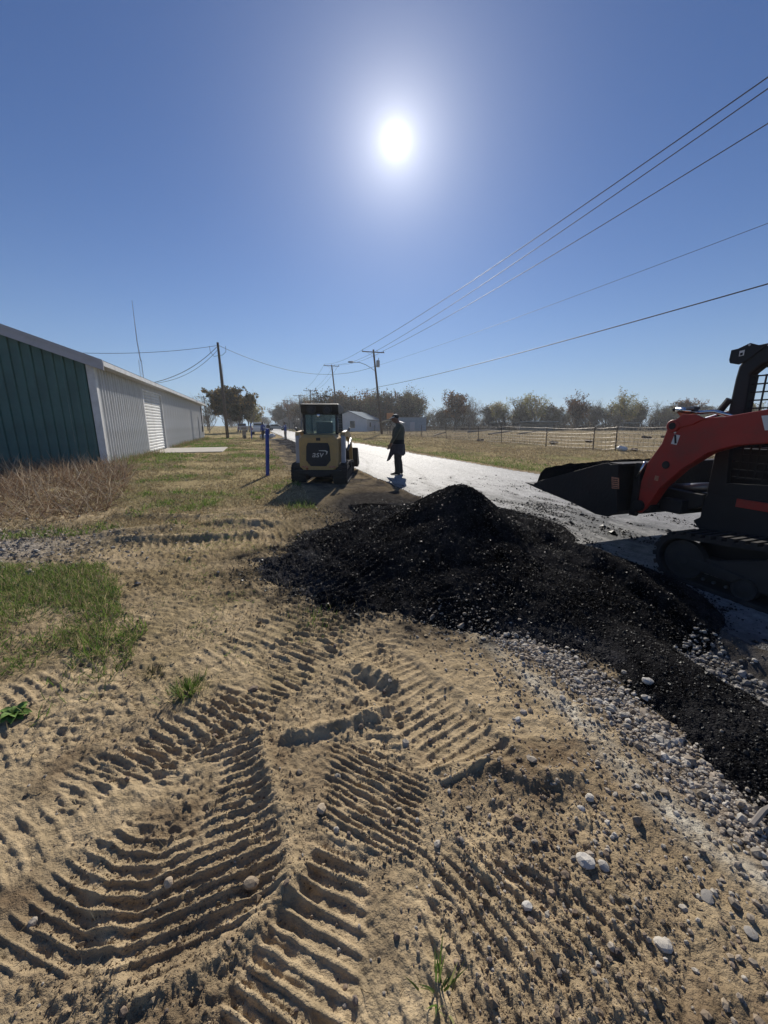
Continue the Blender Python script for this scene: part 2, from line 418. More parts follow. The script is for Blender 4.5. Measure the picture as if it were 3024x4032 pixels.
def asphalt_thickness(X, Y, det=True):
    X = np.asarray(X, np.float32); Y = np.asarray(Y, np.float32)
    s, t = ST(X, Y)
    def cone(cx, cy, h, r, ang=0, el=1.0, k=.10):
        c, sn = math.cos(ang), math.sin(ang)
        dx, dy = X - cx, Y - cy
        u, v = (dx * c + dy * sn) / el, -dx * sn + dy * c
        return h * (1 - (np.sqrt(u * u + v * v + k * k) - k * .6) / r)
    n1 = fbm(X * 1.3, Y * 1.3, 40, 4)
    ms = [cone(.90, 4.35, .92, 1.36, 0, 1.05, .16), cone(1.65, 3.75, .44, 1.0, -.9, 1.3, .22), cone(.25, 4.95, .46, 1.10, .5, 1.25, .25),
          cone(1.05, 3.55, .42, .88, .2, 1.2, .2), cone(1.65, 3.30, .33, .80, .2, 1.2, .2), cone(.05, 3.95, .20, .70, .3, 1.3, .2), cone(1.25, 5.3, .42, 1.2, .8, 1.2, .25),
          cone(.3, 6.5, .22, .8, .6, 1.5, .2), cone(-.15, 7.0, .14, .5, .4, 1.6, .2)]
    k = .06; m = ms[0]
    for q in ms[1:]:
        h = np.maximum(k - np.abs(m - q), 0) / k
        m = np.maximum(m, q) + h * h * k * .25
    m = m + np.where(m > -.1, .060 * n1 * sstep(-.1, .3, m), 0)
    # slumped benches where the bucket bit into the heap
    m = m - .07 * np.exp(-(((X - .35) / .35) ** 2 + ((Y - 4.0) / .16) ** 2)) - .05 * np.exp(-(((X - 1.05) / .3) ** 2 + ((Y - 3.75) / .12) ** 2))
    sd = poly_sd(X, Y, SKIRT, 2.0)
    sk = .040 * sstep(-.06, .22, sd + .20 * fbm(X * 2.6, Y * 2.6, 44, 5, .62)) + .012 * n1 - .014 + .30 * np.minimum(0, sd + .12)
    _, _, d, _ = line_uv(X, Y, WINDROW)
    wr = .13 * (1 - (d / (.38 + .14 * fbm(X * 2.5, Y * 2.5, 47, 5, .6))) ** 2) + .03 * n1
    fs = (.05 + .03 * n1) * sstep(0, .35, t - 1.75 - .5 * fbm(X * .5, Y * .5, 52, 3)) * (1 - sstep(-.15, .15, t - EDGE_T)) * sstep(13.2, 14.5, s) * (1 - sstep(41, 44, s)) - .015 - .6 * (1 - sstep(12.5, 13.3, s)) - .6 * sstep(43, 46, s) - .6 * (1 - sstep(.6, 1.2, t)) - .6 * sstep(3.4, 3.8, t)
    a = np.maximum(np.maximum(m, sk), np.maximum(wr, fs))
    for pts, hw, p, dep, ch in ASPH_RIBBONS:
        U, V, dd, L = line_uv(X, Y, pts)
        mk = sstep(0, .05, hw - np.abs(V)) * sstep(0, .08, U) * sstep(0, .08, L - U) * (dd < hw * 1.2) * (a < .25)
        a = a + mk * (a > .0) * dep * (lug(U / p + ch * np.abs(V) / hw) - .5)
    if det:
        near = 1 - sstep(5, 9, np.hypot(X, Y))
        a = a + (.012 * vn(X * 9, Y * 9, 61) + .006 * vn(X * 36, Y * 36, 62) * (.3 + .7 * near) + .012 * near * vn(X * 85, Y * 85, 63)) * sstep(-.02, .03, a)
    return a

def terrain(X, Y, a=None):
    X = np.asarray(X, np.float32); Y = np.asarray(Y, np.float32)
    nA, nB = fbm(X * 6, Y * 6, 31, 3), fbm(X * 2.4, Y * 2.4, 32, 3)
    s, t = ST(X, Y); dist = np.hypot(X, Y)
    near = 1 - sstep(5.0, 9.0, dist)
    t_e = t + .10 * fbm(X * .9, Y * .9, 5, 3) * sstep(2, 5, dist) + .03 * fbm(X * 6, Y * 6, 6, 2)
    road = (t_e > EDGE_T) & (t_e < FAR_T + .25 * fbm(X * .35, Y * .35, 8, 3))
    # --- heights
    z = .018 * fbm(X * .55, Y * .55, 1, 3)
    verge = sstep(FAR_T, FAR_T + 1.2, t)
    z = z + verge * (.05 * fbm(X * .8, Y * .8, 9, 4)) - .10 * verge * np.exp(-((t - 9.6) / 1.2) ** 2) + .16 * sstep(10, 18, t) * fbm(X * .11, Y * .11, 13, 3)
    left = sstep(.3, -1.5, t) if False else 1 - sstep(-1.5, .3, t)
    z = z + left * sstep(4, 9, s) * (.06 * fbm(X * .9, Y * .9, 10, 4))
    shoulder = 1 - sstep(EDGE_T - .18, EDGE_T, t_e)
    z = z - .055 * shoulder * sstep(.8, 2.6, t) - .10 * shoulder * np.exp(-((t - 2.8) / .36) ** 2) * (1 - sstep(4.5, 7, s))
    z = np.where(road, .012 * fbm(X * .5, Y * .5, 2, 2) + .006 * vn(X * 18, Y * 18, 3) * near, z)
    dirt = (1 - sstep(7.5, 11, s)) * (1 - sstep(EDGE_T - .1, EDGE_T, t_e))      # the churned worksite
    midw = np.exp(-((Y - 4.9) / 2.1) ** 2) * (1 - sstep(-.8, .2, X))
    rough = .70 + 1.2 * midw + .9 * np.clip(fbm(X * 1.7, Y * 1.7, 20, 3) + .25, 0, 1)
    clod = (.014 * vn(X * 11, Y * 11, 21) + .012 * vn(X * 25, Y * 25, 22) + .010 * near * vn(X * 55, Y * 55, 23) + .0055 * near * vn(X * 120, Y * 120, 24) + .05 * np.maximum(vn(X * 8, Y * 8, 25) - .40, 0))
    print_mask = np.zeros_like(X); pz = np.zeros_like(X)
    wob = .018 * fbm(X * 5, Y * 5, 30, 2)
    # the two crossing prints that make the long curved bars
    xk = -.90 + (1.24 - Y) * .18
    dx = X - xk
    c = np.where(dx < -.08, -SMILE_L * (dx + .08), np.where(dx > .06, SMILE_R * (dx - .06), 0))
    ph = (Y - c + wob * .6) / .047
    sd = poly_sd(X, Y, T12_POLY) + .05 * nA
    m12 = sstep(-.01, .05, sd) * sstep(-.42, -.15, nB)
    er = np.clip(.72 + .8 * nB + .5 * nA + .5 * vn(X * 22, Y * 22, 39), .50, 1.2)
    pz = pz + m12 * (.0155 * er * lug(ph, .24, .16) - .011); print_mask = np.maximum(print_mask, m12)
    sd = poly_sd(X, Y, T3_POLY) + .03 * nA
    m3 = sstep(-.01, .03, sd)
    pz = pz + m3 * (.020 * er * lug((Y + .40 * X + wob * .5) / .052, .34, .16) - .012); print_mask = np.maximum(print_mask, m3)
    sd = poly_sd(X, Y, FINE_POLY) + .04 * nA
    mf = sstep(-.02, .05, sd); pz = pz + mf * .009 * (lug((Y + .55 * X + wob) / .034, .4, .2) - .4)
    sd = poly_sd(X, Y, FAN_POLY) + .05 * nA
    mf = sstep(-.03, .08, sd); q = X - .15 + .55 * (Y - .95) + .9 * (Y - .8) ** 2
    pz = pz + mf * .011 * (lug((q + wob * 1.4) / .062, .4, .2) - .4)
    U, V, dd, L = line_uv(X, Y, T4_LINE)
    m4 = sstep(0, .04, .22 + .03 * nA - np.abs(V)) * sstep(0, .1, U) * sstep(0, .03, L - U) * (dd < .3)
    m4 = m4 * np.where(U < .75, .5, 1.0)
    pz = pz + m4 * (.017 * er * lug(U / .060 + .30 * V / .2 + wob * 6, .32, .17) - .011) + .014 * np.exp(-((np.abs(V) - .25) / .035) ** 2) * sstep(.7, 1.0, U) * (dd < .4)
    print_mask = np.maximum(print_mask, m4)
    for pts, hw, p, dep, ch in RIBBONS:
        U, V, dd, L = line_uv(X, Y, pts)
        mk = sstep(0, .07, hw + .05 * nA - np.abs(V)) * sstep(0, .2, U) * sstep(0, .2, L - U) * (dd < hw * 1.3)
        mk = mk * sstep(-.75, -.25, nB)
        pz = pz + mk * (.9 * dep * er * lug(U / p + ch * np.abs(V) / hw + wob * 5, .34, .18) - dep * .45); print_mask = np.maximum(print_mask, mk * .7)
    # pushed-up edges and single humps
    for pts, w, h in (([(-.62, 1.62), (-.51, 1.40), (-.40, 1.22), (-.335, 1.08), (-.315, .99)], .04, .020),
                      ([(-.315, .99), (-.38, .91), (-.42, .85), (-.52, .77), (-.68, .71)], .035, .018),
                      ([(-1.0, 1.12), (-.97, 1.02), (-.91, .92), (-.83, .84), (-.75, .75)], .035, .018),
                      ([(-.42, 1.63), (-.18, 1.70), (-.02, 1.78)], .035, .035), ([(.30, 1.41), (.52, 1.45), (.66, 1.36), (.80, 1.40)], .045, .030),
                      ([(-.14, 2.13), (.0, 2.03)], .07, .060), ([(.56, 1.62), (.66, 1.45)], .03, .02),
                      ([(-3.3, 4.9), (-2.5, 5.0), (-1.9, 5.15)], .10, .07), ([(-2.5, 5.85), (-1.8, 5.8)], .12, .08), ([(-3.7, 5.2), (-3.2, 5.5)], .15, .06),
                      ([(-4.2, 6.3), (-3.0, 6.2), (-2.2, 6.6)], .14, .06)):
        pz = pz + ridge_line(X + wob * .8, Y + wob * .8, pts, w, h)
    z = z + dirt * (pz + clod * rough * (1 - .35 * print_mask))
    # --- colours (what the surface is made of)
    n1, n2, n3 = fbm(X * .8, Y * .8, 70, 4), fbm(X * 3.5, Y * 3.5, 71, 4), fbm(X * 17, Y * 17, 72, 4)
    C = lambda *a: np.array(a)[None, :]
    w = lambda a: np.clip(a, 0, 1)[:, None]
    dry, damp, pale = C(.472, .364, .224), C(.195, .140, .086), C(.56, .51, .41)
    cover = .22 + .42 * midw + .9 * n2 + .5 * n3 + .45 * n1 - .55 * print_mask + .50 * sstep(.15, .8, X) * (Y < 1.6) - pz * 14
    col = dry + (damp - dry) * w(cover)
    col = col * (1 + .35 * n3)[:, None]
    # dry straw litter colour left of the work, then the grass verges
    tan, grn, brn = C(.36, .285, .155), C(.115, .150, .045), C(.20, .14, .085)
    litter = sstep(.2, -.8, X) if False else (1 - sstep(-1.1, .1, X + .5 * n1)) * sstep(1.7, 2.4, Y + .4 * n2)
    col = col + (tan * (1 + .5 * n3)[:, None] - col) * w(litter * (.35 + .5 * n2))
    vg = np.maximum(sstep(7.0, 9.5, s + 1.2 * n1) * (1 - sstep(-.2, 1.8, t + .5 * n2)), verge)
    vcol = tan * (1 + .55 * n3 + .3 * n2)[:, None]
    vcol = vcol + (grn - vcol) * w(.55 * sstep(.05, .55, n1 + .35 * n2 + .35 * np.exp(-((t - 9.6) / 1.4) ** 2) + .3 * np.exp(-((t + 2.2) / 2.2) ** 2) * (s < 45)))
    vcol = vcol + (C(.27, .215, .145) - vcol) * w(.65 * sstep(12, 26, t))
    col = col + (vcol - col) * w(vg)
    # grey stony patch at the far left, chalky line, crushed stone bed, oily stain round the heap
    gs = np.exp(-(((X + 5.2) / 1.3) ** 2 + ((Y - 4.6) / .8) ** 2)); col = col + (C(.36, .32, .27) * (1 + .6 * n3)[:, None] - col) * w(gs * 1.1 + n2 * .2 * (gs > .2))
    U, V, dd, L = line_uv(X, Y, CHALK); ck = np.exp(-(dd / (.07 + .03 * n2)) ** 2)
    col = col + (pale - col) * w(ck * (.75 + .9 * n3 + .5 * n2)); z = z + .006 * ck * dirt
    U, V, dg, L = line_uv(X, Y, GRAVEL); gv = sstep(.20, .08, dg) if False else 1 - sstep(.08, .22, dg + .05 * n2)
    U, V, dg2, L = line_uv(X, Y, GRAVEL_IN); gv = np.maximum(gv, (1 - sstep(.10, .30, dg2 + .05 * n2)) * (~road))
    col = col + (C(.20, .165, .13) * (1 + .9 * n3)[:, None] - col) * w(gv * .9)
    if a is None: a = asphalt_thickness(X, Y, False)
    stain = (1 - sstep(0, .15, -a)) * (~road) * 1.15 * np.clip(.55 + .8 * n2 + .8 * n3, 0, 1) * (dist < 14)
    col = col + (C(.028, .027, .028) - col) * w(stain)
    tr_ = sstep(1.95, 2.35, t + .1 * n2) * (1 - sstep(4.5, 7, s)) * (~road)
    col = col + (C(.085, .080, .076) * (1 + .9 * n3)[:, None] - col) * w(tr_ * .9)
    far_shoulder = sstep(8.5, 10, s) * sstep(.2, 1.6, t + .5 * n2) * (1 - sstep(EDGE_T - .1, EDGE_T, t_e)) * (1 - sstep(43, 47, s))
    col = col + (C(.075, .068, .062) * (1 + .7 * n3)[:, None] - col) * w(far_shoulder * (.75 + .6 * n2))
    beh = np.exp(-(((X + .1 + .08 * (Y - 7)) / 1.15) ** 2 + ((Y - 7.4) / 2.3) ** 2)); col = col + (C(.052, .047, .042) * (1 + .6 * n3)[:, None] - col) * w(beh * 1.5 * (t < EDGE_T))
    # road: pale worn chip seal, long wheel streaks, crumbs of asphalt spilled by the machines
    ns = fbm(s * .25, t * 2.6, 80, 4); nk = fbm(s * 1.4, t * 5, 81, 4)
    rc = C(.300, .292, .282) * (1 + .34 * ns + .40 * n3)[:, None]
    spill = np.exp(-(((s - 5.0) / 2.6) ** 2 + ((t - 4.9) / 1.15) ** 2)) * 1.5 + .9 * np.exp(-(((s - 7.6) / 2.6) ** 2 + ((t - 4.0) / .6) ** 2)) + .75 * np.exp(-((t - EDGE_T) / .30) ** 2) + .8 * np.exp(-(((s - 34) / 9) ** 2 + ((t - 3.6) / .8) ** 2)) + .5 * np.exp(-(((s - 41) / 2.5) ** 2 + ((t - 5.0) / 2.5) ** 2))
    rc = rc + (C(.030, .030, .031) - rc) * w(spill * (.80 + 1.0 * nk + .8 * n2 + .5 * n3))
    # two dark scrub arcs left by turning tracks
    for (cs, ct, rr) in ((8.3, 6.2, 1.1), (9.3, 6.4, 1.3), (20.5, 1.2, 3.6), (18.5, 1.0, 4.6)):
        dr = np.abs(np.hypot((s - cs) * (1 if cs < 15 else .35), t - ct) - rr); arc = np.exp(-(dr / .07) ** 2) * ((t < ct) if cs < 15 else (t > ct))
        rc = rc + (C(.06, .058, .056) - rc) * w(arc * (.6 + nk))
    col = np.where(road[:, None], rc, col)
    return z, np.clip(col, .004, .8), road

def polar_grid():
    r = [.42]; c = .72
    while r[-1] < 420:
        x = r[-1]; r.append(x + min(c * (x * x + 2.2) / 577 + (.0), .12 * x + .02))
    r = np.array(r)
    th = np.concatenate([np.linspace(-105, -54, 40, endpoint=False), np.linspace(-54, 54, 930, endpoint=False), np.linspace(54, 105, 41)]) * math.pi / 180
    T, Rr = np.meshgrid(th, r)
    return (Rr * np.sin(T)).ravel(), (Rr * np.cos(T) - .35).ravel(), len(r), len(th)
GX, GY, NR, NT = polar_grid()
GA = asphalt_thickness(GX, GY)
GA = np.where((poly_sd(GX, GY, SKIRT, 3) < -.45) & (line_uv(GX, GY, WINDROW)[2] > .75) & (ST(GX, GY)[0] < 12), np.minimum(GA, -.1), GA)
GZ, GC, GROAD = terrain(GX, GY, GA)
idx = np.arange(NR * NT).reshape(NR, NT)
QUADS = np.stack([idx[:-1, :-1], idx[:-1, 1:], idx[1:, 1:], idx[1:, :-1]], -1).reshape(-1, 4)[:, ::-1]
def sub_mesh(name, quads, Z, col, m):
    used = np.zeros(NR * NT, bool); used[quads.ravel()] = True
    remap = np.cumsum(used) - 1
    V = np.stack([GX[used], GY[used], Z[used]], -1)
    return np_mesh(name, V, remap[quads], m, col[used], smooth=True)
q_road = GROAD[QUADS].all(1)
deep = (GA[QUADS] > .05).all(1)
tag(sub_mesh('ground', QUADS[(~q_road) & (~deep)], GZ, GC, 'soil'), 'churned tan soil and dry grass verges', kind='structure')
tag(sub_mesh('road', QUADS[q_road], GZ, GC, 'road_surface'), 'pale worn chip seal road', kind='structure')
q_asph = (GA[QUADS] > -.004).any(1)
s_q = (ST(GX, GY)[0])[QUADS[:, 0]]
AC = np.clip(np.array([[.0150, .0146, .0152]]) * (1 + .9 * fbm(GX * 3, GY * 3, 90, 3) + .8 * fbm(GX * 22, GY * 22, 91, 3))[:, None], .004, .06)
thin = ((1 - sstep(.03, .10, GA)) * sstep(-.6, .3, fbm(GX * 1.5, GY * 1.5, 92, 3) - .25 * (GX - .3)))[:, None]     # dusty where the mix lies thin
AC = AC * (1 + 2.4 * thin)
AZ = GZ + np.where(GA > 0, GA, GA * 1.0)
tag(sub_mesh('asphalt_pile', QUADS[q_asph & (s_q < 12)], AZ, AC, 'asphalt'), 'large heap of loose black asphalt mix tipped beside the road', 'asphalt pile')
tag(sub_mesh('asphalt_strip', QUADS[q_asph & (s_q >= 12)], AZ, AC, 'asphalt'), 'strip of raked black asphalt along the road edge', kind='structure')
# land behind the viewer
mat('field_soil', (.30, .235, .14), .95, nscale=.5, namt=.3, bscale=9, bstr=.5)
MB().add([(-420, -200, -.06), (420, -200, -.06), (420, -.2, -.06), (-420, -.2, -.06)], [(0, 1, 2, 3)]).build('rear_ground', 'field_soil')
tag(bpy.data.objects['rear_ground'], 'bare ground behind the viewer', kind='structure')

def ground_z(x, y):
    x, y = np.atleast_1d(np.asarray(x, float)), np.atleast_1d(np.asarray(y, float))
    return terrain(x, y)[0]
def surf_z(x, y):
    x, y = np.atleast_1d(np.asarray(x, float)), np.atleast_1d(np.asarray(y, float))
    return terrain(x, y)[0] + np.maximum(asphalt_thickness(x, y), 0)
def gz1(x, y): return float(ground_z(x, y)[0])
# ================================================================== METAL BUILDING
mat('green_sheet', (.055, .150, .135), .45, .0, nscale=1.2, namt=.12, dirt=(.05, .075, .075), dirt_scale=.9, dirt_amt=.45, spec=.5)
mat('white_sheet', (.60, .61, .62), .42, .0, nscale=1.5, namt=.08, dirt=(.36, .33, .28), dirt_scale=1.1, dirt_amt=.45)
mat('trim_grey', (.46, .46, .49), .5, nscale=2, namt=.08, dirt=(.25, .23, .21), dirt_scale=2, dirt_amt=.4)
mat('trim_white', (.70, .70, .69), .45, nscale=2, namt=.06, dirt=(.35, .32, .27), dirt_scale=2.5, dirt_amt=.4)
mat('roof_sheet', (.24, .25, .26), .85, .0, nscale=2, namt=.1, spec=.2)
mat('door_white', (.66, .67, .66), .5, nscale=2, namt=.05, dirt=(.42, .40, .36), dirt_scale=1.6, dirt_amt=.6)
mat('concrete', (.46, .42, .36), .9, nscale=3, namt=.12, bscale=30, bstr=.3)
mat('dark_metal', (.03, .03, .032), .5, .3, nscale=4, namt=.2)
BS, BT, BLEN, BEAVE, BPITCH, BW = 17.3, -5.45, 30.6, 3.72, math.tan(R(20)), 10.0
bld = empty('metal_building', (*XY(BS, BT), 0), ROADROT, 'long metal building with dark green end wall and white ribbed side', 'building')
def ribbed(width, top, bottom=0.0, pitch=.30, rib=.06, thick=.0):
    """ribbed sheet in the x-z plane, ribs towards -y; top(x) gives its upper edge"""
    xs = []; k = 0
    while k * pitch < width - 1e-6:
        b = k * pitch
        xs += [(b, 0), (b + .19, 0), (b + .215, -rib), (b + .275, -rib), (b + .298, 0)]; k += 1
    v = []; f = []
    for x, y in xs: v += [(x, y, bottom), (x, y, top(x))]
    for i in range(len(xs) - 1): f.append((2 * i, 2 * i + 2, 2 * i + 3, 2 * i + 1))
    m = MB(); m.add(v, f); return m
PW = .9
side_me = ribbed(PW, lambda x: BEAVE - .02).mesh('side_panel'); side_me.materials.append(MATS['white_sheet'])
short_me = ribbed(PW, lambda x: BEAVE - .02, 3.28).mesh('side_panel_short'); short_me.materials.append(MATS['white_sheet'])
for i in range(int(BLEN / PW)):
    o = link('wall_panel', short_me if 7 <= i < 12 else side_me, None, bld, (i * PW, 0, 0)); 
for i in range(int(BW / PW) + 1):            # green gable end, one sheet at a time
    h0 = lambda y: BEAVE + BPITCH * min(y, BW - y)
    me = ribbed(PW, lambda x, i=i: max(BEAVE * .5, h0(min(i * PW + x, BW)) - .02)).mesh('end_panel'); me.materials.append(MATS['green_sheet'])
    link('wall_panel', me, None, bld, (0, i * PW, 0), (0, 0, math.pi / 2)).scale = (1, -1, 1) if False else (1, 1, 1)
for c in bld.children:
    if c.data.name.startswith('end_panel'): c.scale = (1, -1, 1)
    # end sheets run along +y with their ribs facing -x
MB().box(-.075, .13, -.075, -.045, -.02, BEAVE).box(-.075, -.045, -.045, .16, -.02, BEAVE).build('corner_trim', 'trim_white', bld)
MB().box(BLEN - .1, BLEN + .06, -.07, -.045, -.02, BEAVE).build('corner_trim', 'trim_white', bld)
EAVE_O = .42
rf = MB()
zz = lambda y: BEAVE + .10 + BPITCH * y
prof = [(-EAVE_O, zz(-EAVE_O)), (BW / 2, zz(BW / 2)), (BW + EAVE_O, zz(-EAVE_O)), (BW + EAVE_O, zz(-EAVE_O) + .05), (BW / 2, zz(BW / 2) + .05), (-EAVE_O, zz(-EAVE_O) + .05)]
v = [(x, y, z) for x in (-.32, BLEN + .3) for y, z in prof]
rf.add(v, [(0, 1, 4, 5), (1, 2, 3, 4), (6, 11, 10, 7), (7, 10, 9, 8), (0, 6, 7, 1), (1, 7, 8, 2), (5, 4, 10, 11), (4, 3, 9, 10), (0, 5, 11, 6), (2, 8, 9, 3)])
roof = rf.build('roof', 'roof_sheet', bld)
for i in range(70):                                    # standing ribs of the roof sheets show along the eave
    pass
rb = MB()
for i in range(102):
    x = -.3 + i * .30
    rb.add([(x, -EAVE_O - .01, zz(-EAVE_O) + .052), (x + .07, -EAVE_O - .01, zz(-EAVE_O) + .052), (x + .07, BW / 2, zz(BW / 2) + .052), (x, BW / 2, zz(BW / 2) + .052),
            (x + .02, -EAVE_O - .01, zz(-EAVE_O) + .09), (x + .05, -EAVE_O - .01, zz(-EAVE_O) + .09), (x + .05, BW / 2, zz(BW / 2) + .09), (x + .02, BW / 2, zz(BW / 2) + .09)],
           [(0, 1, 5, 4), (4, 5, 6, 7), (0, 4, 7, 3), (1, 2, 6, 5)])
tag(rb.build('roof_rib', 'roof_sheet', roof), kind='stuff')
MB().box(-.34, BLEN + .32, -EAVE_O - .06, -EAVE_O - .025, zz(-EAVE_O) - .12, zz(-EAVE_O) + .045).build('eave_trim', 'trim_white', bld)
MB().box(-.30, BLEN + .28, -EAVE_O - .02, -.05, zz(-EAVE_O) - .11, zz(-EAVE_O) - .09).build('soffit', 'trim_grey', bld)
for (ya, yb) in ((-EAVE_O - .05, BW / 2 + .001), (BW / 2 + .002, BW + EAVE_O)):
    h = lambda y: zz(min(y, BW - y))
    m = MB(); v = []
    for x0, x1, dz0, dz1 in ((-.37, -.33, -.26, -.02), (-.40, -.335, -.018, .10)):
        vv = [(x, y, h(y) + dz) for x in (x0, x1) for y, dz in ((ya, dz0), (yb, dz0), (yb, dz1), (ya, dz1))]
        m.add(vv, [(0, 1, 2, 3), (4, 7, 6, 5), (0, 4, 5, 1), (1, 5, 6, 2), (2, 6, 7, 3), (3, 7, 4, 0)])
    m.build('rake_trim', 'trim_grey', bld)
# roller door with separate slats
dx0, dx1, dtop = 7 * PW + .02, 12 * PW - .02, 3.24
door = MB().box(dx0, dx1, .06, .09, .02, dtop).build('roller_door', 'door_white', bld)
sl = MB().prism([(-.035 * k, z) for k, z in ((0, 0), (.9, .03), (1, .08), (.9, .13), (0, .155))], dx0 + .14, dx1 - .14)
sl_me = sl.mesh('slat')
for v_ in sl_me.vertices: v_.co = (v_.co.y, v_.co.x + .055, v_.co.z)
sl_me.flip_normals(); sl_me.materials.append(MATS['door_white'])
for i in range(20): link('slat', sl_me, None, door, (0, 0, .03 + i * .16))
MB().box(dx0, dx0 + .13, -.06, .05, 0, dtop).box(dx1 - .13, dx1, -.06, .05, 0, dtop).box(dx0, dx1, -.062, .05, dtop + .002, dtop + .06).build('frame', 'trim_white', door)
mat('galv', (.42, .43, .44), .4, .7, nscale=5, namt=.15)
MB().tube([(26.6, -.10, .0), (26.6, -.10, 1.15), (26.6, -.10, 2.3)], .05, 8).build('downpipe', 'white_sheet', bld)
MB().box(29.2, 29.55, -.16, -.045, .75, 1.35).box(29.32, 29.40, -.13, -.05, 1.35, 3.4).build('electric_meter', 'dark_metal', bld, bevel=.01)
MB().box(0, BLEN, BW - .05, BW, 0, BEAVE).box(BLEN - .05, BLEN - .005, .05, BW - .06, 0, BEAVE).build('rear_wall', 'white_sheet', bld)
cp = MB().prism([(0, 0), (0, .045), (4.6, .045), (4.6, 0)], -.0, 3.6).build('concrete_apron', 'concrete', None, bevel=.02, loc=(*XY(BS + 7 * PW - .1, BT + 3.65), -.005), rot=(0, 0, ROADROT))
tag(cp, 'pale concrete apron in front of the roller door', kind='structure')

# ================================================================== POLES AND LINES
mat('pole_wood', (.105, .080, .060), .9, nscale=9, namt=.25, bscale=25, bstr=.6, dirt=(.05, .04, .033), dirt_scale=4, dirt_amt=.5)
mat('insulator', (.18, .17, .16), .3)
mat('transformer_grey', (.34, .35, .36), .5, .2, nscale=3, namt=.1)
mat('cable', (.035, .035, .038), .6, .0)
mat('lamp_grey', (.30, .31, .32), .4, .5)
def pole(x, y, h, r, lean=(0, 0), name='utility_pole', label='', arm=None, armw=2.4, armdir=None, trans=False, group=None):
    e = empty(name, (x, y, gz1(x, y) - .05), 0, label, 'utility pole', group)
    tip = Vector((lean[0], lean[1], h))
    MB().tube([(0, 0, -.3), tip * .33, tip * .66, tip], [r, r * .92, r * .8, r * .68], 10).build('pole', 'pole_wood', e, smooth=True)
    ends = []
    if arm:
        d = Vector((math.cos(armdir), math.sin(armdir), 0)); side = Vector((-d.y, d.x, 0))
        c = tip * (arm / h) + side * (r * .85 + .05)
        m = MB(); a, b = c - d * armw / 2, c + d * armw / 2
        v = [p + side * sx * .05 + Vector((0, 0, sz * .06)) for p in (a, b) for sx, sz in ((-1, -1), (1, -1), (1, 1), (-1, 1))]
        m.add(v, [(0, 1, 2, 3), (7, 6, 5, 4), (0, 4, 5, 1), (1, 5, 6, 2), (2, 6, 7, 3), (3, 7, 4, 0)]).build('crossarm', 'pole_wood', e)
        for sgn in (-1, 1):
            MB().tube([c + d * sgn * armw * .28 - Vector((0, 0, .06)), tip * ((arm - .75) / h)], .02, 5).build('brace', 'galv', e)
        for k in (-.47, .18, .47):
            q = c + d * armw * k + Vector((0, 0, .06))
            MB().lathe([(.02, 0), (.02, .06), (.06, .07), (.06, .11), (.035, .13), (.05, .17), (.02, .22)], 'z', q, 8).build('insulator', 'insulator', e)
            ends.append(e.location + q + Vector((0, 0, .2)))
    if trans:
        q = tip * ((h - 2.4) / h) + Vector((.42, .05, 0))
        MB().lathe([(.05, -.02), (.24, 0), (.26, .05), (.26, .85), (.22, .93), (.06, .95)], 'z', q, 14).build('transformer', 'transformer_grey', e, smooth=False)
        MB().lathe([(.03, .93), (.06, 1.0), (.04, 1.1), (.05, 1.2), (.02, 1.3)], 'z', q + Vector((.1, 0, 0)), 8).build('bushing', 'insulator', e)
    return e, ends, e.location + tip
AD = math.atan2(-SA, CA)                       # across the road
pA, endsA, tipA = pole(-.3, 60, 12.2, .19, (-1.25, 0), label='tall wooden pole with crossarm, transformer and street lamp beyond the road', arm=11.9, armw=3.4, armdir=AD, trans=True)
pB, endsB, tipB = pole(-9.6, 84, 13.6, .18, (-1.2, 0), label='leaning wooden pole with crossarm rising behind the yellow loader', arm=13.4, armw=3.2, armdir=AD)
pC, _, tipC = pole(*(-17.2, 43.1), 9.9, .17, (-.18, 0), label='bare leaning wooden pole without crossarm beside the metal building')
px_far = [(-18.6, 98, 9.9, 'first small crossarm pole rising above the bare trees left of the yellow cab', True, False),
          (-24.2, 110, 9.6, 'pole with a grey transformer in front of the bare trees', True, True),
          (-33.5, 133, 9.6, 'distant crossarm pole among brown trees, its top showing alone', True, False),
          (-38.3, 143, 9.5, 'distant pole with a dark transformer over the far end of the road', True, True),
          (-47.2, 168, 9.4, 'second farthest crossarm pole by the far bend of the road', True, False),
          (-54.8, 190, 9.0, 'farthest small crossarm pole at the far end of the road', True, False),
          (-47.0, 100, 8.6, 'short pole with a small crossarm left of the big leafy tree', True, False)]
ends_prev = endsB; far_ends = []
for x, y, h, lab, arm, tr in px_far:
    x *= .951
    e, en, tp = pole(x, y, h, .15, (-.35, 0), label=lab, arm=h - .3 if arm else None, armw=3.2, armdir=AD, trans=tr, group='distant utility poles'); far_ends.append(en)
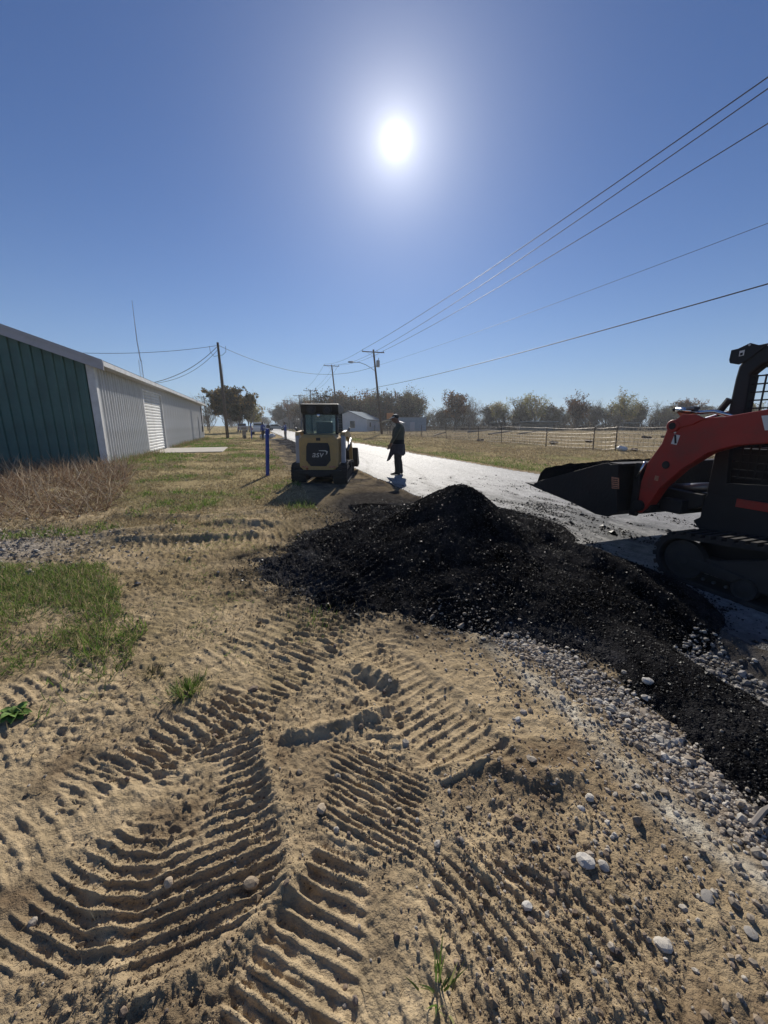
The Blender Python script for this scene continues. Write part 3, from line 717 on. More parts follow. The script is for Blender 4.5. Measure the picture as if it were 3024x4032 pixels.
# street lamp on the near pole
base = Vector((-.3, 60, 0)) + (tipA - Vector((-.3, 60, 0))) * (9.2 / 12.2)
arc = [base + Vector((-3.3 * k, -.3 * k, 1.25 * math.sin(min(1, k * 1.15) * math.pi / 2))) for k in (0, .12, .25, .45, .7, 1)]
arc = [p - pA.location for p in arc]
lm = MB().tube(arc, .04, 7).build('lamp_arm', 'lamp_grey', pA)
MB().prism([(-.75, 0), (-.6, -.12), (-.1, -.13), (.12, -.04), (.12, .04), (-.1, .12), (-.6, .10)], -.16, .16).build('lamp_head', 'lamp_grey', lm, bevel=.02, loc=arc[-1])
def wire(a, b, sag, r, label, name='power_line', n=26, cat='cable', group=None):
    a, b = Vector(a), Vector(b)
    pts = [a.lerp(b, i / n) - Vector((0, 0, sag * 4 * (i / n) * (1 - i / n))) for i in range(n + 1)]
    o = Vector(pts[0]); 
    return tag(MB().tube([p - o for p in pts], r, 5).build(name, 'cable', None, smooth=True, loc=o), label, cat, group)
back = Vector((-SA * 78, -CA * 78, 0))
for e, dz, dt, lab in zip(endsA, (.55, 1.5, .9), (0, -1.4, -1.0), ('upper of the three parallel power lines crossing the right sky', 'middle of the three parallel power lines crossing the right sky', 'lowest of the three parallel power lines crossing the right sky')):
    wire(e, e + back + Vector((dt * CA, -dt * SA, .6 + dz)), 1.0, .021, lab)
for e, f, lab in zip(endsA, endsB, ('left', 'middle', 'right')):
    wire(e, f, .5, .017, lab + ' power line between the two crossarm poles behind the yellow loader')
for e, f, lab in zip(endsB, far_ends[0], ('left', 'middle', 'right')):
    wire(e, f, .7, .017, lab + ' power line running down from the leaning pole to the distant poles')
for k in range(5):
    wire(far_ends[k][1], far_ends[k + 1][1], .6, .016, 'thin distant power line strung between the far poles', group='distant lines')
low = Vector((-.3, 60, 0)) + (tipA - Vector((-.3, 60, 0))) * (6.95 / 12.2)
wire(low, low + back + Vector((0, 0, .3)), .75, .026, 'single thick low cable crossing the right sky below the power lines')
wire(low, (-19.5, 99, 5.2), .4, .022, 'thick low cable passing behind the leaning pole')
mid = Vector((-.3, 60, 0)) + (tipA - Vector((-.3, 60, 0))) * (9.9 / 12.2)
wire(mid, mid + back + Vector((0, 0, -1.6)), .6, .010, 'faint thin wire between the power lines and the low cable')
wire(tipC + Vector((.1, 0, -.3)), mid, 1.9, .022, 'drooping cable slung over the road between the two wooden poles')
wire(tipC + Vector((-.1, 0, -.3)), (-26.0, 34.5, 7.4), .3, .020, 'cable running left from the bare pole over the building roof')
wire(tipC + Vector((-.1, 0, -.4)), (*XY(36.5, -7.6), 4.75), .55, .026, 'service cable dropping from the bare pole to the building roof')
wire(tipC + Vector((-.1, 0, -.75)), (*XY(36.5, -7.62), 4.7), .7, .018, 'thinner lower service cable dropping from the bare pole to the roof')
for k, (a, b) in enumerate((((-.9, 0, -.35), (-.12, 0, -1.3)), ((.12, 0, -1.25), (.8, 0, -.35)))):
    pts = [Vector(a), Vector(a) + Vector((.05, 0, -.6)), Vector(a).lerp(Vector(b), .5) + Vector((0, 0, -.55)), Vector(b)] if k == 0 else [Vector(a), Vector(a).lerp(Vector(b), .4) + Vector((0, 0, -.35)), Vector(b) + Vector((-.02, 0, -.55)), Vector(b)]
    MB().tube([tipC - pC.location + p for p in pts], .022, 5).build('cable_loop', 'cable', pC)
# radio mast behind the building, thin far masts
mast = empty('radio_mast', (-28.6, 48.0, 0), 0, 'slender lattice radio mast with long whip behind the building roof', 'antenna')
m = MB(); hw = .16
for (a, b) in ((-1, -1), (1, -1), (0, 1)): m.tube([(a * hw, b * hw, 0), (a * hw, b * hw, 8.9)], .022, 4)
for k in range(21):
    z0 = .42 * k; c = [(-hw, -hw), (hw, -hw), (0, hw)]
    for i in range(3): m.tube([(*c[i], z0), (*c[(i + 1) % 3], z0 + .42)], .012, 3)
m.build('lattice', 'galv', mast)
MB().tube([(0, 0, 8.8), (-.12, 0, 10.9), (-.08, 0, 15.3)], [.06, .05, .02], 5).build('whip', 'galv', mast)
for x, y, h, lab in ((-46, 110, 17.5, 'thin lone radio mast rising out of the big leafy tree'), (-41.5, 110, 11.5, 'thin dark mast at the right edge of the big leafy tree'), (-66, 200, 11.2, 'hair-thin far mast over the end of the road')):
    tag(MB().tube([(0, 0, 0), (0, 0, h)], [.14, .07], 5).build('far_mast', 'galv' if h > 12 else 'pole_wood', None, loc=(x * .951, y, 0)), lab, 'mast')

# ================================================================== FENCE ON THE RIGHT
mat('fence_post', (.085, .065, .052), .8, .2, nscale=12, namt=.3)
mat('fence_wire', (.30, .27, .24), .45, .6, nscale=6, namt=.3)
fence = empty('wire_fence', (*XY(0, 20), 0), ROADROT, 'sagging wire mesh fence on leaning posts along the dry field', 'fence')
post_s = [4.5, 9.0, 13.2, 17.4, 19.0, 23.2, 28.6, 32.3, 38.8, 45.5, 52, 59, 66]
for i, s in enumerate(post_s):
    X_, Y_ = XY(s, 20); z0 = gz1(X_, Y_)
    ln = random.uniform(.16, .30); 
    MB().tube([(s, 0, z0 - .3), (s + ln * .2, random.uniform(-.05, .05) + ln * .3, z0 + 1.42)], .034, 6).build('post', 'fence_post', fence)
for k, hh in enumerate((.12, .34, .55, .78, 1.02, 1.34)):
    pts = []
    for i in range(len(post_s) - 1):
        for q in range(5):
            f = q / 5; s = post_s[i] + f * (post_s[i + 1] - post_s[i]); X_, Y_ = XY(s, 20)
            pts.append((s, .06 * hh, gz1(X_, Y_) * 1 + hh - .10 * 4 * f * (1 - f) * (.4 + .3 * math.sin(i * 2.3 + k)) + random.uniform(-.015, .015)))
    MB().tube(pts, .010, 4).build('wire', 'fence_wire', fence)
m = MB(); s = 4.6
while s < 58:
    X_, Y_ = XY(s, 20); z0 = gz1(X_, Y_)
    m.tube([(s, .01, z0 + .06), (s + random.uniform(-.05, .05), .04, z0 + .6), (s + random.uniform(-.07, .07), .07, z0 + 1.0)], .007, 3); s += .30
tag(m.build('mesh_wire', 'fence_wire', fence), kind='stuff')

# ================================================================== FAR BUILDINGS
mat('house_white', (.62, .62, .62), .6, nscale=1, namt=.06)
mat('house_roof', (.13, .18, .23), .9, .0, nscale=1, namt=.1, spec=.1)
mat('shed_blue', (.24, .30, .36), .5, nscale=2, namt=.12)
mat('window_dark', (.03, .035, .04), .15)
mat('wood_grey', (.26, .23, .20), .85, nscale=6, namt=.2)
mat('trim_dark', (.09, .075, .06), .6)
def house(name, loc, rz, L, W, H, pitch, wallm, roofm, label, windows=(), over=.3, door=None):
    e = empty(name, (loc[0], loc[1], gz1(*loc)), rz, label, 'house' if 'house' in name else 'shed')
    rise = W / 2 * pitch
    m = MB().prism([(-W / 2, -.2), (W / 2, -.2), (W / 2, H), (0, H + rise), (-W / 2, H)], 0, L); m.build('wall', wallm, e)
    r = MB()
    for sgn in (-1, 1):
        a = (sgn * (W / 2 + over), H - over * pitch + .02); b = (0, H + rise + .02)
        r.prism([a, b, (b[0], b[1] + .12), (a[0], a[1] + .12)], -over, L + over)
    r.build('roof', roofm, e)
    for (face, u, z, w, h) in windows:
        wn_ = empty('window', (0, 0, 0)); wn_.parent = e
        if face == 'front':
            MB().box(u - w / 2, u + w / 2, -.05, .02, z, z + h).build('pane', 'window_dark', wn_)
            MB().box(u - w / 2 - .08, u - w / 2, -.08, .02, z - .08, z + h + .08).box(u + w / 2, u + w / 2 + .08, -.08, .02, z - .08, z + h + .08).box(u - w / 2, u + w / 2, -.08, .02, z + h, z + h + .08).box(u - w / 2, u + w / 2, -.08, .02, z - .08, z).build('frame', 'trim_dark', wn_)
        else:
            x = W / 2
            MB().box(x - .02, x + .05, u - w / 2, u + w / 2, z, z + h).build('pane', 'window_dark', wn_)
            MB().box(x - .02, x + .07, u - w / 2 - .07, u + w / 2 + .07, z - .07, z).box(x - .02, x + .07, u - w / 2 - .07, u + w / 2 + .07, z + h, z + h + .07).build('frame', 'trim_white', wn_)
    if door: MB().box(door - .5, door + .5, -.04, .02, 0, 2.05).build('door', 'wood_grey', e)
    return e
hs = house('white_house', (-8.2, 92), R(-14), 12.5, 8.6, 2.75, .42, 'house_white', 'house_roof', 'white gabled house with blue grey roof behind the yellow loader', [('front', .9, .9, 1.0, 1.4), ('side', 3.0, 1.0, 1.1, 1.1)], .35)
cpt = empty('carport', (1.2, 88, gz1(1.2, 88)), R(-10), 'low curved white carport beside the white house', 'carport')
pr = [(-2.9 + 5.8 * k / 10, 1.95 + 1.0 * math.sin(math.pi * (.12 + .76 * k / 10)) - .35) for k in range(11)]
MB().prism(pr + [(x, z - .06) for x, z in pr[::-1]], 0, 5.5).build('roof', 'house_white', cpt)
for x in (-2.8, 2.8):
    for y in (.2, 5.2): MB().box(x - .05, x + .05, y - .05, y + .05, -.1, 2.0).build('post', 'galv', cpt)
sh = empty('blue_shed', (6.3, 94, gz1(6.3, 94)), R(-4), 'blue grey corrugated shed standing behind the man', 'shed')
sp = ribbed(7.5, lambda x: 3.1, -.1, rib=.05).mesh('shed_wall'); sp.materials.append(MATS['shed_blue']); link('wall', sp, None, sh, (-3.75, 0, 0))
MB().box(-3.75, 3.75, .02, 5, -.1, 3.05).build('body', 'shed_blue', sh); MB().box(-3.95, 3.95, -.25, 5.2, 3.12, 3.24).build('roof', 'roof_sheet', sh)
MB().box(-.1, 1.0, -.10, -.06, 0, 2.1).build('door', 'trim_grey', sh)
for (x, y, L, W, H, lab) in ((42.8, 104, 9.5, 4.0, 1.9, 'low open shed with a bright metal roof at the tree line'), (34.5, 112, 5.0, 3.5, 1.7, 'small dim shed left of the bright roofed shed at the tree line'), (71.0, 108, 4.0, 3.0, 1.7, 'tiny shed half hidden in brush on the right')):
    x *= .951
    e = empty('field_shed', (x, y, gz1(x, y)), R(-8), lab, 'shed', 'sheds along the tree line')
    MB().box(-L / 2, L / 2, W - .1, W, 0, H).box(-L / 2, -L / 2 + .1, 0, W, 0, H).build('wall', 'wood_grey', e)
    MB().prism([(-.5, H + .35), (-.5, H + .43), (W + .3, H + .08), (W + .3, H)], -L / 2 - .2, L / 2 + .2).build('roof', 'galv', e, rot=(0, 0, math.pi / 2))
    for x_ in (-L / 2 + .2, 0, L / 2 - .2): MB().box(x_ - .07, x_ + .07, .05, .19, 0, H + .3).build('post', 'wood_grey', e)
gh = house('grey_house', (-36.0, 150), R(-20), 14, 9, 2.8, .35, 'wood_grey', 'roof_sheet', 'far grey slatted building behind trees right of the road', [('front', -1.5, 1, 1.2, 1.2), ('front', 2, 1, 1.2, 1.2)])
tr = empty('white_trailer', (-46, 82, gz1(-46, 82)), R(5), 'long white trailer parked beyond the lot left of the road', 'trailer')
MB().box(-4, 4, 0, 2.2, .55, 2.35).build('body', 'house_white', tr, bevel=.08)
for x_ in (-2.6, -1.2, 1.4): MB().box(x_ - .35, x_ + .35, -.03, .01, 1.25, 1.9).build('window', 'window_dark', tr)
for x_ in (.6, 1.5): MB().lathe([(.12, -.08), (.34, -.07), (.34, .07), (.12, .08)], 'y', (x_, .05, .36), 14).build('wheel', 'dark_metal', tr)
bh = house('blue_house', (-55, 84), R(10), 8, 7, 2.6, .4, 'shed_blue', 'roof_sheet', 'pale blue house past the far corner of the metal building', [('front', 0, 1, 1.2, 1.2)])

# ================================================================== TREES
mat('bark', (.085, .068, .055), .95, nscale=8, namt=.3)
mat('bark_pale', (.20, .175, .15), .95, nscale=8, namt=.3)
attr_mat('leaves', rough=.75, spec=.15, trans=.45)
def tree_mesh(seed, h, spread, leaves, lsize, pal, levels=3, upright=.35, low=.16, density=1.0, seg=4):
    """a branching skeleton of tapering limbs plus loose leaf faces round the twigs"""
    r_ = random.Random(seed); m = MB(); tips = []
    def grow(p, d, L, rad, lev):
        q1 = p + d * L * .5 + Vector((r_.uniform(-1, 1), r_.uniform(-1, 1), r_.uniform(-.4, .6))) * L * .07
        q2 = p + d * L + Vector((r_.uniform(-1, 1), r_.uniform(-1, 1), r_.uniform(-.3, .8))) * L * .10
        m.tube([p, q1, q2], [rad, rad * .8, rad * .55], seg if lev < 2 else 3, cap=False)
        if lev >= levels:
            tips.extend((q1, q2)); return
        if lev >= levels - 1: tips.append(q2)
        n = {0: int(7 * density) + 3, 1: int(5 * density), 2: int(4 * density)}.get(lev, 3)
        for i in range(n):
            f = (.30 + .70 * (i + r_.random()) / n) if lev else (low + (1 - low) * (i + r_.random()) / n)
            b = p.lerp(q1, f * 2) if f < .5 else q1.lerp(q2, f * 2 - 1)
            az = r_.uniform(0, 2 * math.pi) if lev else i * 2.4 + r_.uniform(-.5, .5)
            el = r_.uniform(.15, .95) if lev else r_.uniform(.25, 1.0)
            nd = (Vector((math.cos(az) * spread, math.sin(az) * spread, math.sin(el) + upright)).normalized() * .75 + d * .4).normalized()
            grow(b, nd, L * r_.uniform(.50, .78), rad * .52, lev + 1)
    grow(Vector((0, 0, 0)), Vector((r_.uniform(-.06, .06), r_.uniform(-.06, .06), 1)).normalized(), h * .56, h * .017, 0)
    zmax = max(t.z for t in tips); k = h / (zmax + .2)
    m.v = [(x * (1 + (k - 1) * .6), y * (1 + (k - 1) * .6), z * k) for x, y, z in m.v]
    tk = m.mesh('trunk_mesh')
    T = np.array([(t.x * (1 + (k - 1) * .6), t.y * (1 + (k - 1) * .6), t.z * k) for t in tips])
    g = np.random.default_rng(seed)
    n = leaves; base = T[g.integers(0, len(T), n)]
    pos = base + g.normal(0, h * .028, (n, 3))
    M = rot_mats(g.uniform(0, 6.3, n), g.uniform(0, 6.3, n), g.uniform(0, 6.3, n))
    bv = np.array([(-.5, 0, 0), (.5, -.2, 0), (.15, .6, .1)]); 
    V = np.einsum('nij,nkj->nki', M, bv[None] * (lsize * g.uniform(.6, 1.4, (n, 1, 1)))) + pos[:, None]
    pal = np.array(pal); cl = np.clip(fbm(base[:, 0] * .5 + seed, base[:, 2] * .5, seed, 2) + .5 + g.normal(0, .22, n), 0, .999)
    c = pal[(cl * len(pal)).astype(int)] * g.uniform(.7, 1.3, (n, 1))
    return tk, (V.reshape(-1, 3), np.arange(3 * n).reshape(-1, 3), np.repeat(c, 3, 0))
P_OLIVE = [(.060, .058, .024), (.095, .080, .030), (.19, .125, .035), (.050, .040, .022)]
P_RUST = [(.15, .070, .030), (.10, .055, .030), (.19, .105, .045), (.075, .050, .030)]
P_YEL = [(.30, .27, .08), (.38, .32, .12), (.18, .19, .065), (.27, .21, .09)]
P_TAN = [(.20, .165, .085), (.15, .12, .07), (.25, .21, .11), (.15, .16, .07)]
P_DARK = [(.055, .045, .030), (.080, .060, .035), (.040, .045, .025), (.12, .075, .035)]
KIND = {'olive': dict(spread=1.0, leaves=6500, lsize=.40, pal=P_OLIVE), 'rust': dict(spread=.9, leaves=4200, lsize=.32, pal=P_RUST), 'yellow': dict(spread=1.1, leaves=2600, lsize=.28, pal=P_YEL),
        'bare': dict(spread=.85, levels=4, leaves=500, lsize=.20, pal=P_TAN), 'tan': dict(spread=.85, levels=4, leaves=2200, lsize=.26, pal=P_TAN), 'dark': dict(spread=.9, leaves=3400, lsize=.34, pal=P_DARK)}
def tree(x, y, h, kind, seed, label, name=None, group=None):
    e = empty(name or 'tree', (x, y, gz1(x, y) - .1), 0, label, 'tree', group)
    k = dict(KIND[kind]); tk, (V, F, c) = tree_mesh(seed, h, density=1.0, **k)
    link('trunk', tk, 'bark' if kind not in ('yellow', 'bare') else 'bark_pale', e)
    np_mesh('crown', V, F, 'leaves', c, parent=e)
    return e
TREES = [  # x, y, height, kind, label
    (-33.6, 72, 7.2, 'bare', 'dark bare tree just past the far end of the metal building'), (-29.6, 70, 8.2, 'olive', 'big dense olive and yellow leafed tree behind the bare pole'),
    (-28.0, 73, 7.4, 'olive', 'second dense leafed tree right of the bare pole'), (-29.5, 82, 8.4, 'bare', 'tall bare tree at the right end of the leafy group'), (-29.8, 86, 6.8, 'yellow', 'sparse yellow leaved tree at the end of the leafy group'),
    (-49, 172, 9.0, 'dark', 'dark distant tree at the far end of the road'), (-42.5, 158, 10.2, 'dark', 'dark bushy distant tree right of the far road end'), (-35.2, 146, 10.5, 'rust', 'brown distant tree among the far poles'),
    (-31.5, 138, 12.6, 'bare', 'large pale bare tree between the distant poles and the yellow cab'), (-25.8, 126, 11.5, 'tan', 'half bare tan tree left above the yellow cab'),
    (8.9, 105, 11.8, 'tan', 'thin branched tree at the right end of the dark wood'), (19.6, 104, 10.4, 'rust', 'reddish brown leafy tree standing alone right of the man'), (24.0, 105, 9.6, 'bare', 'bare grey tree touching the reddish tree'),
    (32.0, 115, 8.6, 'bare', 'low bare tree between the reddish tree and the yellow ones'), (34.0, 110, 8.6, 'yellow', 'yellow green tree above the dim field shed'), (40.0, 110, 9.2, 'tan', 'tan tree over the bright roofed shed'),
    (43.0, 108, 10.2, 'yellow', 'tall yellow leaved tree right of the bright roofed shed'), (52.0, 114, 8.2, 'tan', 'brownish thicket tree in the middle of the field edge'), (55.5, 108, 10.8, 'rust', 'tall orange brown tree rising over the field edge'),
    (62.8, 112, 9.0, 'bare', 'bare twiggy tree left of the big yellow cottonwood'), (66.8, 106, 11.2, 'yellow', 'big open branched yellow cottonwood over the field'), (75.5, 112, 9.2, 'tan', 'greyish tree right of the big yellow cottonwood'),
    (83, 114, 8.6, 'bare', 'bare thicket tree above the red loader arm'), (90.5, 112, 8.8, 'rust', 'brown tree above the red knuckle of the loader arm'), (99, 112, 7.8, 'bare', 'pale bare tree seen left of the black cab post'), (108, 112, 8.6, 'yellow', 'yellowish tree seen through the cab mesh')]
for i, (x, y, h, k, lab) in enumerate(TREES): tree(x * .951, y, h, k, 100 + i * 7, lab, {'olive': 'leafy_tree', 'rust': 'brown_tree', 'yellow': 'yellow_tree', 'bare': 'bare_tree', 'tan': 'thin_tree', 'dark': 'dark_tree'}[k], 'trees along the horizon')
# the dense wood behind the house, and brush filling the field edge: masses nobody could count
def mass(name, label, spots, seed0, kinds, bark, under=0, ucol=(.13, .105, .075), wide=1.0):
    Vs, Fs, Cs, off = [], [], [], 0; mm = MB()
    protos = [tree_mesh(seed0 + i, 10, low=.06, **{**KIND[k], 'leaves': int(KIND[k]['leaves'] * .6), 'levels': 3}) for i, k in enumerate(kinds)]
    tb = []
    for j, (x, y, h) in enumerate(spots):
        tk, (V, F, c) = protos[j % len(protos)]; a = j * 1.9; sc = h / 10
        Rm = np.array([[math.cos(a), -math.sin(a), 0], [math.sin(a), math.cos(a), 0], [0, 0, 1]]) * np.array([[sc * wide], [sc * wide], [sc]])
        z0 = gz1(x, y)
        Vs.append(V @ Rm.T + np.array((x, y, z0))); Fs.append(F + off); Cs.append(c); off += len(V)
        n = len(tk.vertices); co = np.empty(n * 3, np.float32); tk.vertices.foreach_get('co', co)
        tb.append((co.reshape(-1, 3) @ Rm.T + np.array((x, y, z0)), tk))
    if under:
        for (x, y, h) in spots:                      # low undergrowth: fine twigs and dead leaves close to the ground
            g = np.random.default_rng(int(abs(x) * 91) + seed0); n = under
            pos = np.stack([x + g.normal(0, 1.5, n), y + g.normal(0, 1.5, n), np.abs(g.normal(0, h * .27, n))], -1)
            M = rot_mats(g.uniform(-.6, .6, n), g.uniform(-.6, .6, n), g.uniform(0, 6.3, n))
            bv = np.array([(-.07, 0, -.5), (.07, 0, -.5), (.02, .05, .6)]) * 1.0
            V = np.einsum('nij,nkj->nki', M, bv[None] * g.uniform(.5, 1.3, (n, 1, 1))) + pos[:, None]
            Vs.append(V.reshape(-1, 3)); Fs.append(np.arange(3 * n).reshape(-1, 3) + off); off += 3 * n
            Cs.append(np.repeat(np.array(ucol)[None] * g.uniform(.55, 1.4, (n, 1)), 3, 0))
    o = np_mesh(name, np.concatenate(Vs), np.concatenate(Fs), 'leaves', np.concatenate(Cs)); tag(o, label, kind='stuff')
    tv, tf, k = [], [], 0
    for co, tk in tb:
        tv.append(co); q = np.empty(len(tk.loops), np.int32); tk.loops.foreach_get('vertex_index', q); tf.append(q.reshape(-1, 4) + k); k += len(co)
    b = np_mesh('branches', np.concatenate(tv), np.concatenate(tf), bark, parent=o); tag(b, kind='stuff')
    return o
r_ = random.Random(3)
spots = [(-24 + i * 1.15 + r_.uniform(-.6, .6), 113 + r_.uniform(-5, 8), r_.uniform(7.2, 11.2) * (.90 if i < 8 else 1.06)) for i in range(29)]
mass('wood', 'dense dark wood of bare and brown trees behind the white house', spots, 500, ('dark', 'rust', 'tan', 'dark'), 'bark', 260, (.075, .058, .042), 1.2)
spots = [(10 + i * 1.9 + r_.uniform(-1, 1), 114 + r_.uniform(-4, 9), r_.uniform(4.6, 7.8)) for i in range(60)]
mass('brush', 'grey brown brush and saplings filling the far edge of the field', spots, 540, ('tan', 'tan', 'bare', 'dark'), 'bark_pale', 420, (.135, .112, .082), 1.5)
spots = [(-120 + i * 5.2 + r_.uniform(-1, 1), 205 + r_.uniform(-6, 25), r_.uniform(5, 9)) for i in range(24)]
mass('far_trees', 'low line of distant trees closing the road on the left horizon', spots, 560, ('dark', 'tan'), 'bark', 200, (.09, .075, .055), 1.5)
# ================================================================== RED TRACK LOADER (right)
mat('loader_red', (.36, .030, .020), .45, nscale=3, namt=.10, dirt=(.14, .06, .045), dirt_scale=5, dirt_amt=.5)
mat('loader_black', (.011, .011, .013), .55, nscale=6, namt=.25, dirt=(.03, .028, .026), dirt_scale=4, dirt_amt=.5)
mat('bucket_steel', (.020, .018, .018), .6, .3, nscale=5, namt=.3, dirt=(.055, .04, .035), dirt_scale=4, dirt_amt=.6, bscale=30, bstr=.25)
mat('rubber', (.022, .021, .021), .85, nscale=8, namt=.25, dirt=(.075, .065, .055), dirt_scale=3, dirt_amt=.6)
mat('track_dust', (.034, .031, .029), .9, nscale=5, namt=.3)
mat('chrome', (.62, .62, .64), .18, 1.0)
mat('steel', (.22, .22, .225), .4, .8, nscale=6, namt=.2, dirt=(.12, .09, .07), dirt_scale=4, dirt_amt=.5)
mat('sticker_white', (.72, .72, .70), .5, nscale=8, namt=.05)
mat('sticker_orange', (.45, .20, .12), .5, nscale=40, namt=.4)
mat('ink', (.012, .012, .013), .5)
mat('rust_orange', (.35, .10, .035), .8, nscale=12, namt=.4)
def text(name, body, size, m, parent, loc, rot, extrude=.002, shear=0, bold=0.0):
    cu = bpy.data.curves.new(name, 'FONT'); cu.body = body; cu.size = size; cu.extrude = extrude; cu.align_x = 'CENTER'; cu.align_y = 'CENTER'; cu.shear = shear; cu.offset = bold
    o = bpy.data.objects.new(name, cu); COL.objects.link(o)
    dg = bpy.context.evaluated_depsgraph_get(); me = bpy.data.meshes.new_from_object(o.evaluated_get(dg))
    bpy.data.objects.remove(o); me.materials.clear()
    return link(name, me, m, parent, loc, rot)
S0, T0 = 1.2, 4.70
rl = empty('red_track_loader', (*XY(S0, T0), 0), ROADROT, 'red and black compact track loader at the right edge, its bucket full', 'loader')
def P_(lst): return [(s - S0, z) for s, z in lst]
def side_prism(name, prof, ta, tb, m, parent=rl, bevel=.008, mirror=True):
    o = MB().prism(P_(prof), T0 - ta, T0 - tb).build(name, m, parent, bevel=bevel)
    if mirror: MB().prism(P_(prof), -(T0 - ta), -(T0 - tb)).build(name, m, parent, bevel=bevel)
    return o
boom = [(1.2, 1.72), (2.083, 1.62), (2.362, 1.57), (2.604, 1.556), (2.742, 1.55), (2.809, 1.534), (2.854, 1.502), (2.865, 1.445), (2.893, 1.313), (2.986, 1.151), (3.009, 1.117), (3.093, .705), (3.097, .618), (3.06, .572), (3.015, .558), (2.955, .621), (2.841, .862), (2.662, 1.073), (2.448, 1.25), (2.254, 1.322), (2.035, 1.351), (1.2, 1.40), (.2, 1.42), (-.25, 1.25), (-.42, .95), (-.52, 1.0), (-.40, 1.40), (.1, 1.72)]
bo = side_prism('lift_arm', boom, 3.93, 4.06, 'loader_red')
def disc(name, s, z, r, ta, tb, m, parent, seg=18):
    return MB().lathe([(r * .9, T0 - tb), (r, T0 - tb + .006), (r, T0 - ta - .006), (r * .9, T0 - ta)], 'y', (s - S0, 0, z), seg).build(name, m, parent)
disc('pivot_boss', 2.797, 1.487, .062, 3.905, 3.94, 'loader_red', bo); disc('pivot_pin', 2.797, 1.487, .034, 3.897, 3.94, 'ink', bo)
disc('lower_pin', 3.030, .640, .060, 3.89, 3.94, 'bucket_steel', bo); disc('arm_hole', 2.817, 1.102, .040, 3.924, 3.94, 'ink', bo); disc('grease_fitting', 2.775, 1.425, .010, 3.92, 3.94, 'sticker_white', bo)
MB().prism(P_([(2.80, 1.53), (2.72, 1.60), (2.60, 1.59), (2.52, 1.555), (2.62, 1.50), (2.75, 1.47)]), T0 - 3.915, T0 - 3.935).build('reinforcing_plate', 'loader_red', bo, bevel=.004)
stk = MB().prism(P_([(2.776, 1.407), (2.723, 1.398), (2.742, 1.306), (2.797, 1.314)]), T0 - 3.926, T0 - 3.931).build('number_sticker', 'sticker_white', bo)
text('number', '1', .115, 'ink', stk, (2.759 - S0, T0 - 3.9245, 1.357), (R(90), R(-12), math.pi), .001, bold=.004)
MB().prism(P_([(2.105, 1.570), (2.02, 1.578), (1.985, 1.46), (2.062, 1.455)]), T0 - 3.926, T0 - 3.931).build('worn_sticker', 'sticker_white', bo)
MB().prism(P_([(2.905, .985), (2.865, .98), (2.870, .93), (2.910, .935)]), T0 - 3.926, T0 - 3.931).build('small_sticker', 'sticker_orange', bo)
# curling cylinders and hoses between arm and attachment plate
for sg in (1, -1):
    y = sg * (T0 - 4.14)
    MB().cyl((2.74 - S0, y, 1.44), (2.98 - S0, y, 1.02), .042).build('curl_cylinder', 'loader_black', rl, smooth=True)
    MB().cyl((2.98 - S0, y, 1.02), (3.09 - S0, y, .83), .020).build('cylinder_rod', 'chrome', rl, smooth=True)
MB().tube([(3.02 - S0, T0 - 3.91, 1.12), (3.06 - S0, T0 - 3.90, 1.0), (3.10 - S0, T0 - 3.905, .93)], .012, 7).build('grab_rod', 'chrome', rl, smooth=True)
MB().box(2.70 - S0, 2.92 - S0, -.62, .62, .60, .74).build('cross_beam', 'loader_black', rl, bevel=.01)
for sg in (1, -1):
    MB().cyl((3.08 - S0, sg * .38, .80), (2.55 - S0, sg * .40, .90), .048).build('tilt_cylinder', 'steel', rl, smooth=True)
MB().prism(P_([(3.05, .60), (2.95, .575), (2.80, .62), (2.66, .66), (2.58, .70), (2.58, .82), (3.05, .84)]), .52, -.52).build('belly_guard', 'loader_black', rl, bevel=.01)
# quick attach plate and bucket
MB().prism(P_([(3.20, 1.085), (3.115, .515), (3.03, .56), (2.93, .575), (2.925, .65), (3.02, .75), (3.09, 1.10)]), .74, -.74).build('attachment_plate', 'bucket_steel', rl, bevel=.01)
MB().box(3.05 - S0, 3.12 - S0, .74, .80, .52, 1.10).box(3.05 - S0, 3.12 - S0, -.80, -.74, .52, 1.10).build('plate_side_rib', 'bucket_steel', rl, bevel=.006)
bk = empty('bucket', (0, 0, 0)); bk.parent = rl
bside = [(4.56, .655), (4.307, .600), (3.773, .535), (3.42, .470), (3.254, .476), (3.14, .545), (3.18, .80), (3.20, 1.085), (3.302, 1.062), (3.350, 1.080), (3.46, 1.050), (4.40, .735)]
for ya in (T0 - 3.75, -(T0 - 3.75)):
    MB().prism(P_(bside), ya, ya - .03 * (1 if ya > 0 else -1)).build('side_plate', 'bucket_steel', bk, bevel=.004)
inner = [(4.56, .660), (4.307, .605), (3.773, .540), (3.44, .478), (3.27, .484), (3.17, .56), (3.20, .80), (3.22, 1.07), (3.24, 1.07), (3.235, .80), (3.205, .575), (3.29, .515), (3.43, .51), (3.77, .565), (4.30, .63), (4.55, .685)]
MB().prism(P_(inner), T0 - 3.785, -(T0 - 3.785)).build('shell', 'bucket_steel', bk)
MB().prism(P_([(4.72, .668), (4.55, .640), (4.35, .610), (4.35, .632), (4.55, .668)]), T0 - 3.74, -(T0 - 3.74)).build('cutting_edge', 'bucket_steel', bk)
lb = MB().prism(P_([(3.262, .932), (3.170, .932), (3.150, .812), (3.240, .806)]), T0 - 3.743, T0 - 3.7485).build('warning_label', 'sticker_orange', bk)
for k in range(5): MB().prism(P_([(3.248 - .003 * k, .915 - k * .022), (3.178 - .003 * k, .915 - k * .022), (3.177 - .003 * k, .907 - k * .022), (3.247 - .003 * k, .907 - k * .022)]), T0 - 3.7405, T0 - 3.7428).build('print_line', 'ink', lb)
